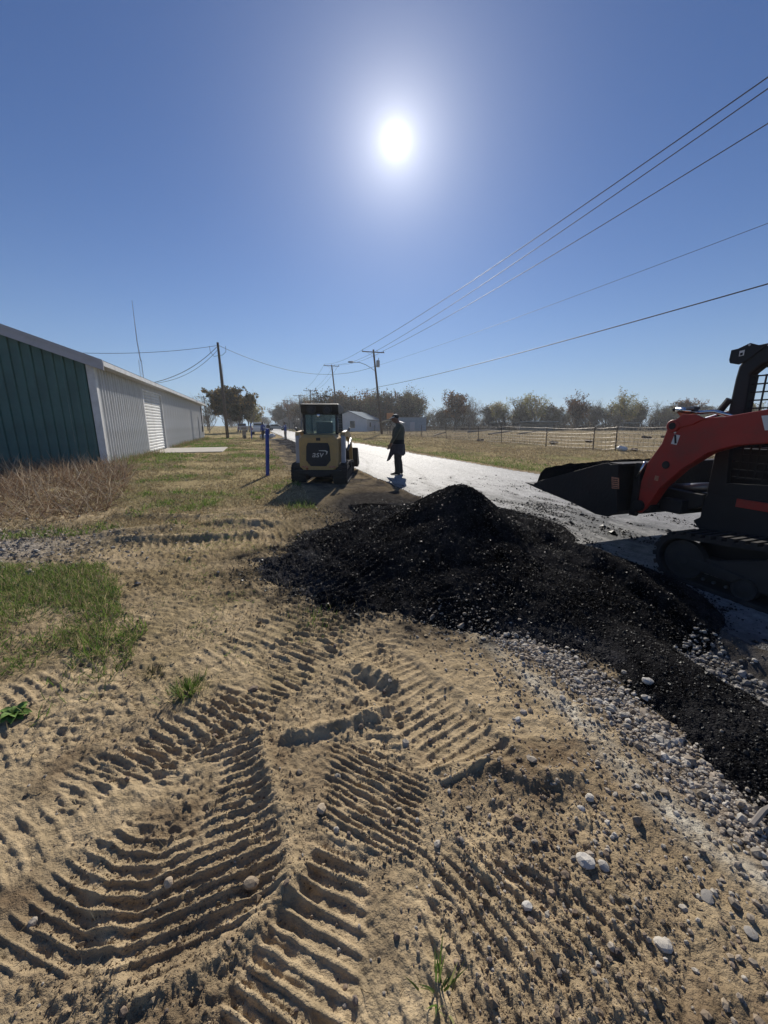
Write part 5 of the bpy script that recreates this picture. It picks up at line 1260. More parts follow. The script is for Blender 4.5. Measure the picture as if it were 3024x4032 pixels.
MB().tube([(.165, -.06, .90), (.205, -.02, .86), (.225, .03, .88), (.20, .06, .84), (.22, .05, .72)], [.03, .038, .042, .036, .03], 8).build('sleeve_knot', 'jacket_plum', jk, smooth=True)

def worker(loc, rz, label, top, low, h=1.75, pose='stand', extra=None):
    e = empty('person', (loc[0], loc[1], gz1(*loc)), rz, label, 'person'); k = h / 1.75; m = MB()
    ell_tube(m, [((0, 0, .84), .12, .165, Y_), ((0, 0, .98), .125, .17, Y_), ((.0, 0, 1.15), .13, .18, Y_), ((-.005, 0, 1.32), .125, .205, Y_), ((-.01, 0, 1.41), .10, .19, Y_), ((0, 0, 1.46), .07, .10, Y_), ((.01, 0, 1.52), .055, .06, Y_), ((.02, 0, 1.56), .055, .058, Y_)], 14)
    ball(m, (.025, 0, 1.635), (.095, .078, .115)); m.tube([(.115, 0, 1.64), (.132, 0, 1.615), (.115, 0, 1.60)], [.01, .014, .01], 6)
    for sg in (1, -1):
        ball(m, (.015, sg * .08, 1.63), (.02, .012, .03), 8)
        if pose == 'step': kx, fx, ky = (.16, .22, .13) if sg < 0 else (.0, -.02, .09)
        else: kx, fx, ky = (.02, .0, .13) if sg > 0 else (.0, -.03, .13)
        ell_tube(m, [((0, sg * .085, .88), .105, .09, Y_), ((kx * .55, sg * (.09 + ky) * .5 + sg * .04, .66), .085, .08, Y_), ((kx, sg * ky, .47), .066, .062, Y_), ((kx * .6 + fx * .4, sg * (ky + .01), .25), .058, .056, Y_), ((fx, sg * (ky + .02), .08), .058, .054, Y_)], 12)
        ell_tube(m, [((fx - .08, sg * (ky + .02), .045), .034, .038, Y_), ((fx + .05, sg * (ky + .025), .045), .036, .045, Y_), ((fx + .16, sg * (ky + .03), .026), .018, .036, Y_)], 10)
        if pose == 'reach' and sg > 0: el, wr = (.16, sg * .26, 1.22), (.38, sg * .22, 1.28)
        elif pose == 'pocket': el, wr = (-.06, sg * .29, 1.13), (.10, sg * .21, .96)
        else: el, wr = (-.02, sg * .25, 1.12), (.08, sg * .24, .88)
        ell_tube(m, [((-.01, sg * .18, 1.39), .064, .06, X_), (tuple(.5 * (a + b) for a, b in zip((-.01, sg * .20, 1.39), el)), .058, .055, X_), (el, .05, .047, X_), (wr, .034, .032, X_)], 10)
        hand(m, wr, Vector(wr) - Vector(el), -sg, .010)
        if extra: extra(m)
    m.v = [(x * k, y * k, z * k) for x, y, z in m.v]
    def pick(c):
        z = c.z / k
        if z > 1.47: return 3 if (z > 1.66 or c.x < -.01) else 2
        if z < .085: return 4
        if abs(c.y) / k > .195 and z < .93: return 2
        return 0 if z > .92 else 1
    fused(m, 'body', .019, [top, low, 'skin', 'hair', 'boot'], pick, e, 4)
    return e
w1 = worker((-11.95, 38.8), R(150), 'worker in blue hoodie with white back print, one leg forward, beside the blue post', 'hoodie_blue', 'trousers_dark', 1.80, 'step')
pr = MB()
for y, z, a, b in ((-.07, 1.22, .05, .04), (.05, 1.25, .055, .05), (-.01, 1.14, .04, .03)):
    pr.lathe([(a, -.004), (a, .004)], 'x', (-.155, y, z), 10)
pr.build('back_print', 'print_white', w1)
w2 = worker((-10.2, 40.6), R(175), 'worker in blue top and grey trousers standing on the road, facing left', 'hoodie_blue', 'wood_grey', 1.83, 'reach')
MB().lathe([(.075, -.005), (.075, .005)], 'y', (-.03, .268, 1.40), 10).build('sleeve_print', 'print_white', w2)
w3 = worker((-17.2, 58.5), R(80), 'far worker dressed in black beside the pale pickup truck', 'cloth_black', 'trousers_dark', 1.8, 'pocket')

# ================================================================== FAR VEHICLES AND ROADSIDE THINGS
mat('paint_white', (.66, .67, .68), .3, nscale=2, namt=.05)
mat('paint_blue', (.03, .07, .22), .3, nscale=2, namt=.05)
mat('paint_silver', (.30, .32, .33), .3, .4)
mat('tyre', (.015, .015, .015), .85)
mat('red_lens', (.35, .02, .015), .3)
def truck(loc, rz, body, label, bed=True):
    e = empty('pickup_truck' if bed else 'parked_car', (loc[0], loc[1], gz1(*loc)), rz, label, 'truck' if bed else 'car')
    MB().prism([(-2.6, .45), (-2.62, 1.05), (-.55, 1.08), (.9, 1.08), (2.35, .98), (2.6, .80), (2.62, .45)], -.93, .93).build('body', body, e, bevel=.05)
    if bed: prof = [(-.75, 1.08), (-.65, 1.78), (.35, 1.80), (.95, 1.09)]
    else: prof = [(-2.3, 1.05), (-1.6, 1.58), (.1, 1.60), (1.0, 1.08)]
    MB().prism(prof, -.80, .80).build('cabin', body, e, bevel=.06)
    a, b = prof[1], prof[2]
    MB().prism([(prof[0][0] + .16, 1.14), (a[0] + .12, a[1] - .12), (b[0] - .08, b[1] - .12), (prof[3][0] - .22, 1.14)], -.815, .815).build('side_window', 'window_dark', e)
    MB().box(a[0] - .06, a[0] + .06, -.66, .66, 1.2, a[1] - .1).build('rear_window', 'window_dark', e)
    v = [(prof[3][0] - .02, -.68, 1.14), (prof[3][0] - .02, .68, 1.14), (b[0] + .06, .62, b[1] - .10), (b[0] + .06, -.62, b[1] - .10)]
    MB().add(v + [(x + .03, y, z + .02) for x, y, z in v], [(0, 1, 2, 3), (4, 7, 6, 5), (0, 4, 5, 1), (1, 5, 6, 2), (2, 6, 7, 3), (3, 7, 4, 0)]).build('windscreen', 'window_dark', e)
    for x in (-1.65, 1.65):
        for sg in (-1, 1):
            w_ = MB().lathe([(.20, -.11), (.36, -.10), (.38, -.06), (.38, .06), (.36, .10), (.20, .11)], 'y', (x, sg * .86, .38), 18).build('wheel', 'tyre', e); MB().lathe([(.05, -.115), (.19, -.105), (.19, .105), (.05, .115)], 'y', (x, sg * .86, .38), 14).build('rim', 'galv', w_)
    for sg in (-1, 1):
        MB().box(2.55, 2.64, sg * .72 - .14, sg * .72 + .14, .70, .86).build('headlight', 'print_white', e, bevel=.02); MB().box(-2.65, -2.58, sg * .82 - .07, sg * .82 + .07, .70, 1.0).build('tail_light', 'red_lens', e, bevel=.02)
    MB().box(-2.74, -2.60, -.9, .9, .42, .58).box(2.6, 2.74, -.9, .9, .40, .60).build('bumper', 'galv', e, bevel=.03)
    return e
truck((-19.9, 62.5), R(105), 'paint_white', 'pale pickup truck standing on the road beside the far worker')
truck((-31.0, 86.0), R(112), 'paint_blue', 'blue and white truck parked on the left at the end of the lot')
truck((-28.0, 103.0), R(30), 'paint_silver', 'silver car parked far right of the road beyond the workers', False)
truck((-27.2, 88.5), R(112), 'paint_white', 'white vehicle on the road farther than the other trucks', False)
mat('post_blue', (.010, .050, .33), .45, nscale=4, namt=.12, dirt=(.02, .05, .18), dirt_scale=5, dirt_amt=.5)
def blue_post(x, y, h, r, lean, label):
    e = empty('blue_post', (x, y, gz1(x, y)), 0, label, 'post')
    m = MB(); a, b = Vector((0, 0, -.2)), Vector((lean[0], lean[1], h))
    MB().tube([a, b], r, 16).build('pipe', 'post_blue', e, smooth=False)
    MB().lathe([(r * 1.04, -.03), (r * 1.06, 0), (r * 1.0, .012), (r * .4, .02)], 'z', b, 16).build('cap', 'post_blue', e)
blue_post(-3.52, 11.55, 1.37, .055, (.09, 0), 'blue painted pipe post in the verge left of the yellow loader')
blue_post(-14.3, 42.3, 1.65, .07, (0, 0), 'farther thin blue pipe post beside the mailbox')
mb = empty('mailbox', (-16.6, 46.6, gz1(-16.6, 46.6)), R(20), 'weathered grey mailbox stand by the far blue post', 'mailbox')
MB().box(-.22, .22, -.2, .2, 0, .85).build('stand', 'wood_grey', mb, bevel=.02); MB().box(-.50, .50, -.28, .28, .86, 1.30).box(-.54, .54, -.32, .32, 1.302, 1.35).build('box', 'trim_grey', mb, bevel=.03); MB().box(-.30, .30, -.30, -.282, .95, 1.2).build('door', 'wood_grey', mb)
shv = empty('shovel', (-14.9, 41.9, gz1(-14.9, 41.9)), R(0), 'shovel stuck upright in the ground beside the far blue post', 'shovel')
MB().tube([(0, 0, .3), (.22, 0, 1.35)], .018, 6).build('handle', 'wood_grey', shv)
MB().prism([(-.14, .02), (.16, .02), (.15, .34), (.05, .40), (-.02, .40), (-.13, .34)], -.02, .02).build('blade', 'dark_metal', shv)
def lump(name, x, y, r, m, label, cat, seed):
    g = np.random.default_rng(seed); mm = MB(); 
    for k in range(5): ball(mm, (g.normal(0, r[0] * .4), g.normal(0, r[1] * .4), r[2] * .45 + abs(g.normal(0, r[2] * .15))), (r[0] * .6, r[1] * .6, r[2] * .55), 10)
    e = empty(name, (x, y, gz1(x, y)), 0, label, cat)
    o = fused(mm, 'shell', max(.03, r[2] * .12), [m], lambda c: 0, e, 3)
    for v_ in o.data.vertices:
        n_ = float(fbm(np.array([v_.co.x * 9 + seed]), np.array([v_.co.y * 9 + v_.co.z * 7]), seed, 2)[0]); v_.co *= 1 + .16 * n_
    return e
mat('plastic_white', (.62, .63, .65), .4, nscale=4, namt=.1)
mat('clod_brown', (.10, .065, .045), .95, nscale=8, namt=.3, bscale=15, bstr=.6)
lump('white_sack', -13.0, 43.4, (.75, .5, .45), 'plastic_white', 'white sacks heaped beside the worker in the blue hoodie', 'sack', 5)
lump('plastic_bag', 13.6, 22.2, (.30, .24, .24), 'plastic_white', 'crumpled white plastic bag at the foot of the fence', 'bag', 8)
lump('dark_rag', 14.2, 22.0, (.24, .2, .14), 'clod_brown', 'dark clump beside the white plastic bag by the fence', 'clump', 9)
lump('dirt_clod', 10.3, 24.2, (.42, .32, .30), 'clod_brown', 'red brown dirt mound in the field behind the fence, right of the bag', 'dirt mound', 12) if False else None
for k, (x, y, r, lab) in enumerate(((17.0, 32.5, .34, 'red brown dirt mound in the field between two fence posts'), (13.2, 30.5, .32, 'dark dirt mound just behind the kinked fence post'), (9.2, 37.5, .3, 'small dirt mound near the left fence posts'), (27.0, 40.0, .4, 'dark mound farther out in the field'), (31.5, 44.0, .4, 'far dark mound out in the field toward the red loader'))):
    lump('dirt_mound', x, y, (r, r * .8, r * .6), 'clod_brown', lab, 'dirt mound', 20 + k)
for k, (x0, y0, x1, y1, r, lab) in enumerate(((7.2, 56, 8.0, 51, .10, 'bleached fallen log leaning by the fence near the man'), (16.5, 62, 19.5, 60, .14, 'pale fallen log lying in the field behind the fence'), (15.8, 74, 22, 77, .16, 'long pale log far out in the field'), (20.5, 60, 25, 63, .10, 'thin pale branch lying in the field'))):
    z0 = gz1(x0, y0); o = MB().tube([(0, 0, r), ((x1 - x0) * .5, (y1 - y0) * .5, r + .25), (x1 - x0, y1 - y0, r + .5)], [r, r * .9, r * .6], 8).build('fallen_log', 'bark_pale', None, smooth=True, loc=(x0, y0, z0)); tag(o, lab, 'log')
mat('sign_orange', (.50, .24, .10), .6, nscale=5, namt=.1)
sg_ = empty('orange_sign', (.9, 58.5, gz1(.9, 58.5)), R(8), 'blank orange sign on a thin post beside the tall pole', 'sign')
MB().box(-.04, .04, -.04, .04, 0, 3.0).build('post', 'fence_post', sg_); MB().box(-.52, .52, -.07, -.045, 2.25, 3.1).build('board', 'sign_orange', sg_, bevel=.01)
mat('crate_blue', (.20, .32, .62), .4, nscale=5, namt=.15)
cr = empty('blue_tub', (*XY(8.9, 8.45), gz1(*XY(8.9, 8.45))), ROADROT, 'pale blue plastic tub on the far road edge behind the bucket', 'tub')
MB().prism([(-.13, 0), (.13, 0), (.15, .22), (-.15, .22)], -.11, .11).build('tub', 'crate_blue', cr, bevel=.015); MB().box(-.16, .16, -.12, .12, .222, .25).build('lid', 'crate_blue', cr, bevel=.008)
mat('screed_steel', (.55, .56, .57), .35, .5)
tag(MB().box(-2.2, 2.2, -.06, .06, .03, .12).build('screed_board', 'screed_steel', None, bevel=.01, loc=(-10.6, 38.3, .02), rot=(0, R(4), R(125))), 'long bright straightedge lying on the asphalt between the two workers', 'straightedge')
# ================================================================== LOOSE STONE, CRUMBS, CLODS
def along(pts, n, g, wid):
    """random points scattered along a polyline"""
    P = np.array(pts); L = np.hypot(*(P[1:] - P[:-1]).T); c = np.concatenate([[0], np.cumsum(L)]); u = g.uniform(0, c[-1], n)
    i = np.clip(np.searchsorted(c, u) - 1, 0, len(L) - 1); f = (u - c[i]) / L[i]; d = (P[i + 1] - P[i]) / L[i][:, None]
    q = P[i] + (P[i + 1] - P[i]) * f[:, None]; w = g.normal(0, wid, n)
    return q[:, 0] - d[:, 1] * w, q[:, 1] + d[:, 0] * w
def pieces(name, x, y, size, palette, m, g, bv=ICO_V, bf=ICO_F, flat=.7, sink=.25, jitter=.22, label=None, zf=None):
    n = len(x); z = (zf or surf_z)(x, y); sc = size[:, None] * np.stack([g.uniform(.75, 1.3, n), g.uniform(.7, 1.1, n), g.uniform(.5, .9, n) * flat / .7], -1)
    M = rot_mats(g.normal(0, .35, n), g.normal(0, .35, n), g.uniform(0, 6.3, n))
    pal = np.array(palette); col = pal[g.integers(0, len(pal), n)] * g.uniform(.7, 1.2, (n, 1))
    pos = np.stack([x, y, z + sc[:, 2] * (1 - 2 * sink) * .55], -1)
    return tag(scatter(name, bv, bf, pos, M, sc, m, col, jitter=jitter), label, kind='stuff')
PALE = [(.40, .36, .30), (.33, .285, .23), (.47, .43, .37), (.27, .225, .175), (.36, .30, .235)]
g = np.random.default_rng(77)
x, y = along(GRAVEL, 5200, g, .095); x += .02
k = (asphalt_thickness(x, y, False) < .008 + .014 * g.normal(size=len(x))) & (y > .45); x, y = x[k], y[k]
pieces('gravel', x, y, g.lognormal(math.log(.0088), .42, len(x)), PALE, 'stone', g, label='band of loose pale crushed stone along the asphalt edge')
x, y = along(GRAVEL_IN, 1700, g, .10); k = (ST(x, y)[1] < EDGE_T - .05) & (y > .6) & (asphalt_thickness(x, y, False) < .05); x, y = x[k], y[k]
pieces('inner_gravel', x, y, g.lognormal(math.log(.0115), .35, len(x)), [(.30, .28, .25), (.22, .20, .18), (.36, .34, .31), (.10, .10, .10)], 'stone', g, label='strip of crushed stone between the asphalt and the road edge', zf=surf_z)
x, y = along(CHALK, 1300, g, .22); pieces('chip_gravel', x, y, g.lognormal(math.log(.0065), .45, len(x)), PALE, 'stone', g, label='fine pale chips strewn along the chalky line')
# earth clods and small pebbles over the churned soil
n = 36000; r = .62 * np.exp(g.uniform(0, 1.95, n)); th = R(-52) + R(98) * g.random(n); x, y = r * np.sin(th), r * np.cos(th) - .05
k = (asphalt_thickness(x, y, False) < .0) & (ST(x, y)[1] < EDGE_T) & (sstep(-.35, .35, fbm(x * 2.4, y * 2.4, 32, 3) + .6 * fbm(x * 9, y * 9, 33, 2)) > g.random(n) * 1.0) & (y > .5); x, y = x[k], y[k]
pieces('soil_crumbs', x, y, g.lognormal(math.log(.0023), .50, len(x)) * (.8 + .30 * np.hypot(x, y)), [(.30, .225, .135), (.21, .155, .098), (.38, .29, .18), (.17, .125, .08)], 'stone', g, OCT_V, OCT_F, jitter=.3, label='crumbled soil clods over the tracked ground', zf=ground_z)
x = np.concatenate([g.normal(.62, .30, 1500), g.uniform(-1.6, 1.1, 500)]); y = np.concatenate([g.normal(1.05, .28, 1500), g.uniform(.6, 2.4, 500)]); k = (asphalt_thickness(x, y, False) < 0) & (y > .55); x, y = x[k], y[k]
pieces('pebbles', x, y, g.lognormal(math.log(.0048), .48, len(x)), PALE[:2] + [(.30, .24, .17), (.20, .15, .11), (.14, .11, .09), (.24, .18, .13), (.26, .2, .14)], 'stone', g, label='small pebbles scattered in the brown soil', zf=ground_z)
# grit on the far left stony patch
x, y = g.normal(-5.0, 1.1, 2200), g.normal(4.6, .55, 2200); pieces('driveway_gravel', x, y, g.lognormal(math.log(.014), .4, len(x)), PALE, 'stone', g, OCT_V, OCT_F, label='grey gravel patch at the left edge', zf=ground_z)
# asphalt crumbs: on the heap, and strays rolling out over soil and road
n = 78000; r = 1.2 * np.exp(g.uniform(0, 1.75, n)); th = R(-25) + R(82) * g.random(n); x, y = r * np.sin(th), r * np.cos(th)
k = asphalt_thickness(x, y, False) > -.01; x, y = x[k], y[k]
DK = [(.010, .010, .011), (.016, .016, .017), (.007, .007, .008), (.026, .026, .026)]
pieces('asphalt_crumbs', x, y, g.lognormal(math.log(.0038), .42, len(x)) * (.75 + .16 * np.hypot(x, y)), DK, 'crumb', g, OCT_V, OCT_F, jitter=.3, label='loose asphalt crumbs covering the heap')
x = g.uniform(-2, 3, 40000); y = g.uniform(.7, 8.2, 40000); a = asphalt_thickness(x, y, False); k = (a < 0) & (g.random(40000) < .9 * np.exp(a / .030)); x, y = x[k], y[k]
pieces('stray_crumbs', x, y, g.lognormal(math.log(.0075), .4, len(x)), DK, 'crumb', g, OCT_V, OCT_F, jitter=.3, label='stray asphalt crumbs round the heap')
s_, t_ = g.normal(5.2, 2.0, 15000), g.normal(4.8, .95, 15000); x, y = XY(s_, t_); x, y = np.array(x), np.array(y); k = (t_ > EDGE_T) & (asphalt_thickness(x, y, False) < 0) & (sstep(-.2, .4, fbm(s_ * 1.4, t_ * 5, 81, 4)) > g.random(15000)); x, y = x[k], y[k]
pieces('road_crumbs', x, y, g.lognormal(math.log(.0095), .45, len(x)), DK, 'crumb', g, OCT_V, OCT_F, jitter=.3, label='asphalt crumbs spilled on the road by the red loader')
# single stones one can point to
def rock(x, y, r, col, lab, seed, flat=.7):
    gg = np.random.default_rng(seed); import bmesh
    bm = bmesh.new(); bmesh.ops.create_icosphere(bm, subdivisions=2, radius=1)
    for v_ in bm.verts:
        n_ = float(fbm(np.array([v_.co.x * 1.4 + seed]), np.array([v_.co.y * 1.4 + v_.co.z * 1.9]), seed, 3)[0]); v_.co *= 1 + .32 * n_
        v_.co.x *= 1.25; v_.co.z *= flat
    me = bpy.data.meshes.new('rock'); bm.to_mesh(me); bm.free()
    mm = mat('rock_%d' % seed, col, .9, nscale=30, namt=.25, bscale=60, bstr=.4)
    o = link('stone', me, mm, None, (x, y, float(surf_z(x, y)[0]) + r * .25), (gg.normal(0, .2), gg.normal(0, .2), gg.uniform(0, 6))); o.scale = (r, r, r); return tag(o, lab, 'stone')
for k, (x, y, r, c, lab) in enumerate((
        (.71, 1.05, .026, (.60, .56, .50), 'largest pale oval stone in the brown soil, lower right'), (.77, 1.04, .016, (.50, .46, .40), 'small round stone just right of the largest pale stone'),
        (-.25, 1.24, .020, (.48, .38, .27), 'tan upright stone on the ridge between the track prints'), (.85, 1.29, .017, (.62, .56, .47), 'angular white stone above the dark pebbles'),
        (.79, 1.24, .013, (.66, .62, .55), 'small white stone left of the angular white one'), (.46, .92, .015, (.60, .57, .52), 'blunt white stone among the curved scrape lines'),
        (.83, .83, .020, (.58, .53, .45), 'cream stone near the lower right corner'), (-.45, .99, .022, (.36, .28, .19), 'brown stone lying in the large curved track print'), (-.72, .98, .014, (.50, .40, .28), 'tan stone in the middle of the large curved print'),
        (.75, 1.78, .016, (.52, .45, .38), 'pinkish stone left of the gravel band'), (.70, 1.72, .015, (.60, .57, .52), 'white stone beside the pinkish stone left of the gravel band'), (1.58, 2.02, .030, (.55, .52, .47), 'pale stone lying on the black asphalt spill'))):
    rock(x, y, r, c, lab, 900 + k)
for k, (x, y, a, lab) in enumerate(((1.06, .95, .9, 'flat pale flake of stone on the chalky edge'), (1.12, .86, .7, 'lowest flat grey slab in the chalky edge'))):
    rock(x, y, .017, (.36, .33, .29), lab, 930 + k, .22)
tag(MB().tube([(0, 0, .01), (.10, .03, .02), (.20, .05, .015)], [.010, .011, .006], 6).build('stick', 'wood_grey', None, loc=(1.42, 1.18, float(surf_z(1.42, 1.18)[0]) + .015), rot=(0, 0, .2)), 'short dark stick lying at the edge of the asphalt spill', 'stick')

# ================================================================== GRASS AND WEEDS
def blades(name, x, y, h, w, pal, g, label, tilt=.5, m='blade', zf=ground_z, parent=None, bend=1.0):
    n = len(x); z = zf(x, y); pal = np.array(pal)
    M = rot_mats(g.normal(0, tilt, n), g.normal(0, tilt, n), g.uniform(0, 6.3, n))
    sc = np.stack([w * g.uniform(.7, 1.3, n), h * bend * g.uniform(.3, 1.3, n), h * g.uniform(.6, 1.35, n)], -1)
    col = pal[g.integers(0, len(pal), n)] * g.uniform(.7, 1.3, (n, 1))
    return tag(scatter(name, BL_V, BL_F, np.stack([x, y, z - .01 * h], -1), M, sc, m, col, parent=parent), label, kind='stuff')
GREEN = [(.150, .235, .045), (.110, .185, .035), (.205, .270, .070), (.085, .135, .035), (.27, .27, .11)]
DRY = [(.42, .34, .19), (.34, .26, .14), (.50, .42, .26), (.27, .21, .12)]
MIX = GREEN[:3] + DRY[:3]
def fill(poly, n, g, freq=1.2, lo=-.35, hi=.25, seed=200):
    P = np.array(poly); x = g.uniform(P[:, 0].min(), P[:, 0].max(), n); y = g.uniform(P[:, 1].min(), P[:, 1].max(), n)
    k = (poly_sd(x, y, poly, 50) + .25 * fbm(x * 2, y * 2, seed, 3) > 0) & (sstep(lo, hi, fbm(x * freq, y * freq, seed + 3, 4)) > g.random(n)); return x[k], y[k]
GP = [(-4.9, 4.0), (-3.1, 4.0), (-2.45, 3.5), (-2.05, 2.9), (-1.70, 2.3), (-1.62, 1.95), (-1.80, 1.72), (-2.2, 1.5), (-4.9, 1.4)]
x, y = fill(GP, 46000, g, 1.9, -.55, .25); blades('green_grass', x, y, (.035 + .05 * g.random(len(x))) * np.clip(1.1 + .6 * fbm(x * 3, y * 3, 210, 3), .4, 1.6), .0052, GREEN + [DRY[0]], g, 'patch of short green grass at the left edge', .5)
x, y = fill([(-3.6, 6.6), (-1.4, 6.2), (-.6, 4.2), (-.35, 3.0), (-.9, 2.2), (-1.6, 1.9), (-2.6, 2.0)], 24000, g, 2.2, -.1, .5); blades('thin_grass', x, y, .022 + .022 * g.random(len(x)), .004, MIX, g, 'thin trampled grass between the tracks', .8)
x, y = fill([(-5.5, 8.0), (-1.6, 8.0), (-.3, 5.0), (-.1, 3.2), (-.6, 1.9), (-2.2, 1.3), (-3.4, 1.6), (-5.5, 4.6)], 32000, g, 1.4, -.5, .4, 230); blades('straw_litter', x, y, (.03 + .03 * g.random(len(x))) * (.7 + .12 * np.hypot(x, y)), .0022 + .0006 * np.hypot(x, y), DRY, g, 'dry straw litter on the soil', 1.25, 'straw')
x, y = g.uniform(-1.6, 1.3, 500), g.uniform(.6, 2.2, 500); k = asphalt_thickness(x, y, False) < 0; blades('straw_bits', x[k], y[k], .03 + .03 * g.random(k.sum()), .0028, DRY, g, 'a few dry stems lying on the bare soil', 1.5, 'straw', ground_z)
# verge between the building and the work
s_, t_ = 6.2 * np.exp(g.uniform(0, 2.05, 60000)), g.uniform(-5.35, 1.0, 60000); x, y = map(np.array, XY(s_, t_)); n1 = fbm(x * .8, y * .8, 70, 4) + .3 * fbm(x * 3, y * 3, 71, 3)
k = (sstep(-.5, .25, n1 + .3 * (t_ < -3)) > g.random(len(x))) & ~((s_ > 23) & (s_ < 28.6) & (t_ < -1.7) & (t_ > -5.5)); x, y, n1, tt, ss = x[k], y[k], n1[k], t_[k], s_[k]
d = np.hypot(x, y); gr_ = (n1 + .35 * (tt < -2.2) * (ss > 18) > .32) | ((tt < -4.6) & (ss > 18))
blades('verge_grass', x[~gr_], y[~gr_], .045 + .05 * g.random((~gr_).sum()), .004 + .0010 * d[~gr_], DRY, g, 'short dry grass on the verge left of the road', .75, 'straw')
blades('verge_green_grass', x[gr_], y[gr_], .06 + .06 * g.random(gr_.sum()), .004 + .0010 * d[gr_], GREEN, g, 'green grass patches on the verge by the metal building', .55)
# right verge and field
s_, t_ = 2.5 * np.exp(g.uniform(0, 3.2, 70000)), g.uniform(8.25, 21, 70000); x, y = map(np.array, XY(s_, t_)); d = np.hypot(x, y); n1 = fbm(x * .35, y * .35, 73, 3) + .3 * fbm(x * 2, y * 2, 74, 3)
k = sstep(-.6, .1, n1) > g.random(len(x)); x, y, tt, d, n1 = x[k], y[k], t_[k], d[k], n1[k]; gr_ = (n1 * .7 + 1.0 * np.exp(-((tt - 9.7) / 1.3) ** 2) + .12 * g.normal(size=len(x)) > .72)
blades('roadside_grass', x[~gr_], y[~gr_], .06 + .07 * g.random((~gr_).sum()), .003 + .0009 * d[~gr_], [(.40, .31, .18), (.33, .25, .145), (.45, .37, .24)], g, 'dry tan grass between the road and the fence', .75, 'straw')
blades('roadside_green_grass', x[gr_], y[gr_], .05 + .06 * g.random(gr_.sum()), .003 + .0009 * d[gr_], GREEN, g, 'green strip of grass along the far road edge', .6)
s_, t_ = 8 * np.exp(g.uniform(0, 2.5, 30000)), 20 + 70 * g.random(30000) ** 1.5; x, y = map(np.array, XY(s_, t_)); d = np.hypot(x, y); k = sstep(-.4, .3, fbm(x * .25, y * .25, 75, 4)) > g.random(len(x)); x, y, d = x[k], y[k], d[k]
blades('field_grass', x, y, .10 + .16 * g.random(len(x)), .004 + .0009 * d, [(.34, .27, .17), (.27, .21, .135), (.40, .33, .22), (.20, .18, .09)], g, 'rough dry grass of the field behind the fence', .6, 'straw')
# tall dead weeds in front of the green wall
WP = [(-17, 13.2), (-9.5, 14.6), (-7.2, 10.8), (-5.3, 7.6), (-4.75, 5.9), (-6.0, 5.1), (-8.5, 5.9), (-15, 9)]
WEED = [(.32, .215, .13), (.24, .155, .095), (.42, .32, .21), (.52, .43, .31), (.19, .12, .078)]
x, y = fill(WP, 30000, g, .9, -.6, .0, 240); hh = .16 + .34 * g.random(len(x)) ** 2; blades('dead_weeds', x, y, hh * (.75 + .5 * sstep(5, 9, y)), .008 + .0006 * np.hypot(x, y), WEED, g, 'tangled tall dead brown weeds in front of the green wall', 1.0, 'straw', bend=1.4)
x, y = fill(WP, 2600, g, .9, -.9, -.3, 244); blades('weed_stalks', x, y, .38 + .42 * g.random(len(x)) ** 2, .009, [(.48, .39, .28), (.36, .27, .18)], g, 'pale bent seed stalks sticking out of the dead weeds', .85, 'straw', bend=.8)
s_ = g.uniform(17.2, 48, 5000); t_ = BT + .12 + np.abs(g.normal(0, .35, 5000)); x, y = map(np.array, XY(s_, t_)); k = ~((s_ > BS + 7 * PW) & (s_ < BS + 12 * PW)); x, y = x[k], y[k]
blades('wall_weeds', x, y, .12 + .22 * g.random(len(x)), .012, WEED[:3] + GREEN[:2], g, 'weeds along the foot of the white wall', .4, 'straw')
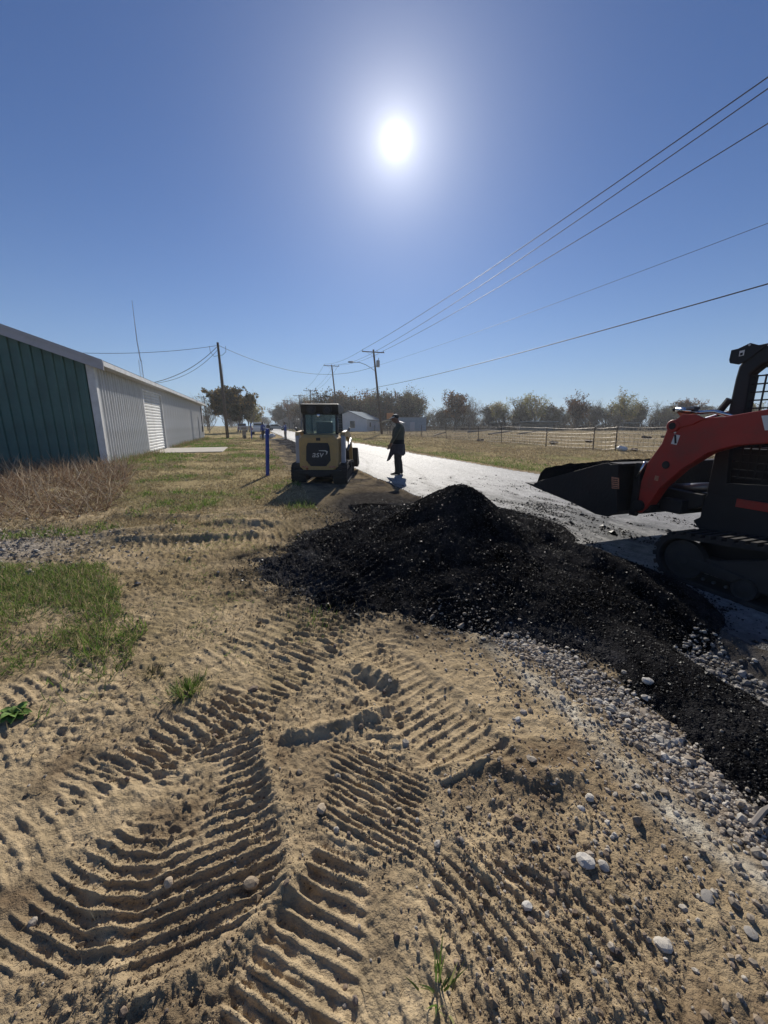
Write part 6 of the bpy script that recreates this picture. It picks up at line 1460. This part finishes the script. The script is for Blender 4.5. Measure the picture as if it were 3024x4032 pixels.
# single plants
def tuft(x, y, n, h, w, pal, lab, seed, spread=.03):
    gg = np.random.default_rng(seed); e = empty('grass_tuft', (x, y, gz1(x, y) - .004), 0, lab, 'grass tuft')
    px_, py_ = gg.normal(0, spread, n), gg.normal(0, spread, n); az = np.arctan2(py_, px_) - math.pi / 2 + gg.normal(0, .5, n)
    M = rot_mats(-np.abs(gg.normal(.35, .25, n)), gg.normal(0, .15, n), az); sc = np.stack([np.full(n, w), h * gg.uniform(.3, .9, n), h * gg.uniform(.6, 1.2, n)], -1)
    col = np.array(pal)[gg.integers(0, len(pal), n)] * gg.uniform(.75, 1.25, (n, 1))
    tag(scatter('leaf_blades', BL_V, BL_F, np.stack([px_, py_, np.zeros(n)], -1), M, sc, 'blade', col, parent=e), kind='stuff')
tuft(-1.13, 1.94, 150, .085, .006, GREEN, 'bright green grass tuft standing alone in the soil, left of centre', 1, .045)
tuft(.15, .73, 18, .085, .006, GREEN, 'green grass tuft at the bottom edge, right of centre', 2, .02)
tuft(-1.43, 2.10, 70, .06, .006, [(.10, .10, .04), (.20, .17, .09)], 'dull dark grass tuft left of the bright one', 3, .03)
tuft(-.55, 2.75, 120, .06, .006, GREEN + DRY[:2], 'low green tuft at the near edge of the asphalt prints', 4, .10)
pl = empty('broadleaf_weed', (-1.95, 1.74, gz1(-1.95, 1.74)), 0, 'broad leaved green weed at the left edge', 'plant')
mat('weed_leaf', (.13, .22, .045), .7, nscale=14, namt=.35, spec=.2)
gg = np.random.default_rng(4)
for k in range(24):
    a = k * 2.4 + gg.normal(0, .2); L = .05 + .06 * gg.random(); el = .35 + .5 * gg.random(); mm = MB(); v = []; W = .018 + .010 * gg.random()
    for i, (u, w_) in enumerate(((0, .12), (.2, .5), (.45, 1.0), (.7, .8), (.88, .4), (1, .03))):
        rr = u * L * math.cos(el); zz_ = u * L * math.sin(el) - .06 * u * u * .6
        for sgn in (-1, 0, 1): v.append((rr * math.cos(a) - sgn * w_ * W * math.sin(a), rr * math.sin(a) + sgn * w_ * W * math.cos(a), zz_ + .012 * abs(sgn) * w_))
    mm.add(v, [(3 * i + j, 3 * i + j + 1, 3 * i + j + 4, 3 * i + j + 3) for i in range(5) for j in range(2)]); mm.build('leaf', 'weed_leaf', pl, smooth=True)
# ================================================================== DUSTY AIR
hz = MB().box(-460, 460, -210, 470, -1.6, 24).build('haze', None)
tag(hz, 'thin dusty haze hanging over the field', kind='stuff')
hm = bpy.data.materials.new('haze_air'); hm.use_nodes = True; hn = hm.node_tree.nodes; hl = hm.node_tree.links
hn.remove(hn['Principled BSDF']); pv = hn.new('ShaderNodeVolumePrincipled')
pv.inputs['Color'].default_value = (.86, .90, .95, 1); pv.inputs['Density'].default_value = .0006; pv.inputs['Anisotropy'].default_value = .35
hl.new(pv.outputs[0], hn['Material Output'].inputs['Volume'])
hz.data.materials.append(hm)
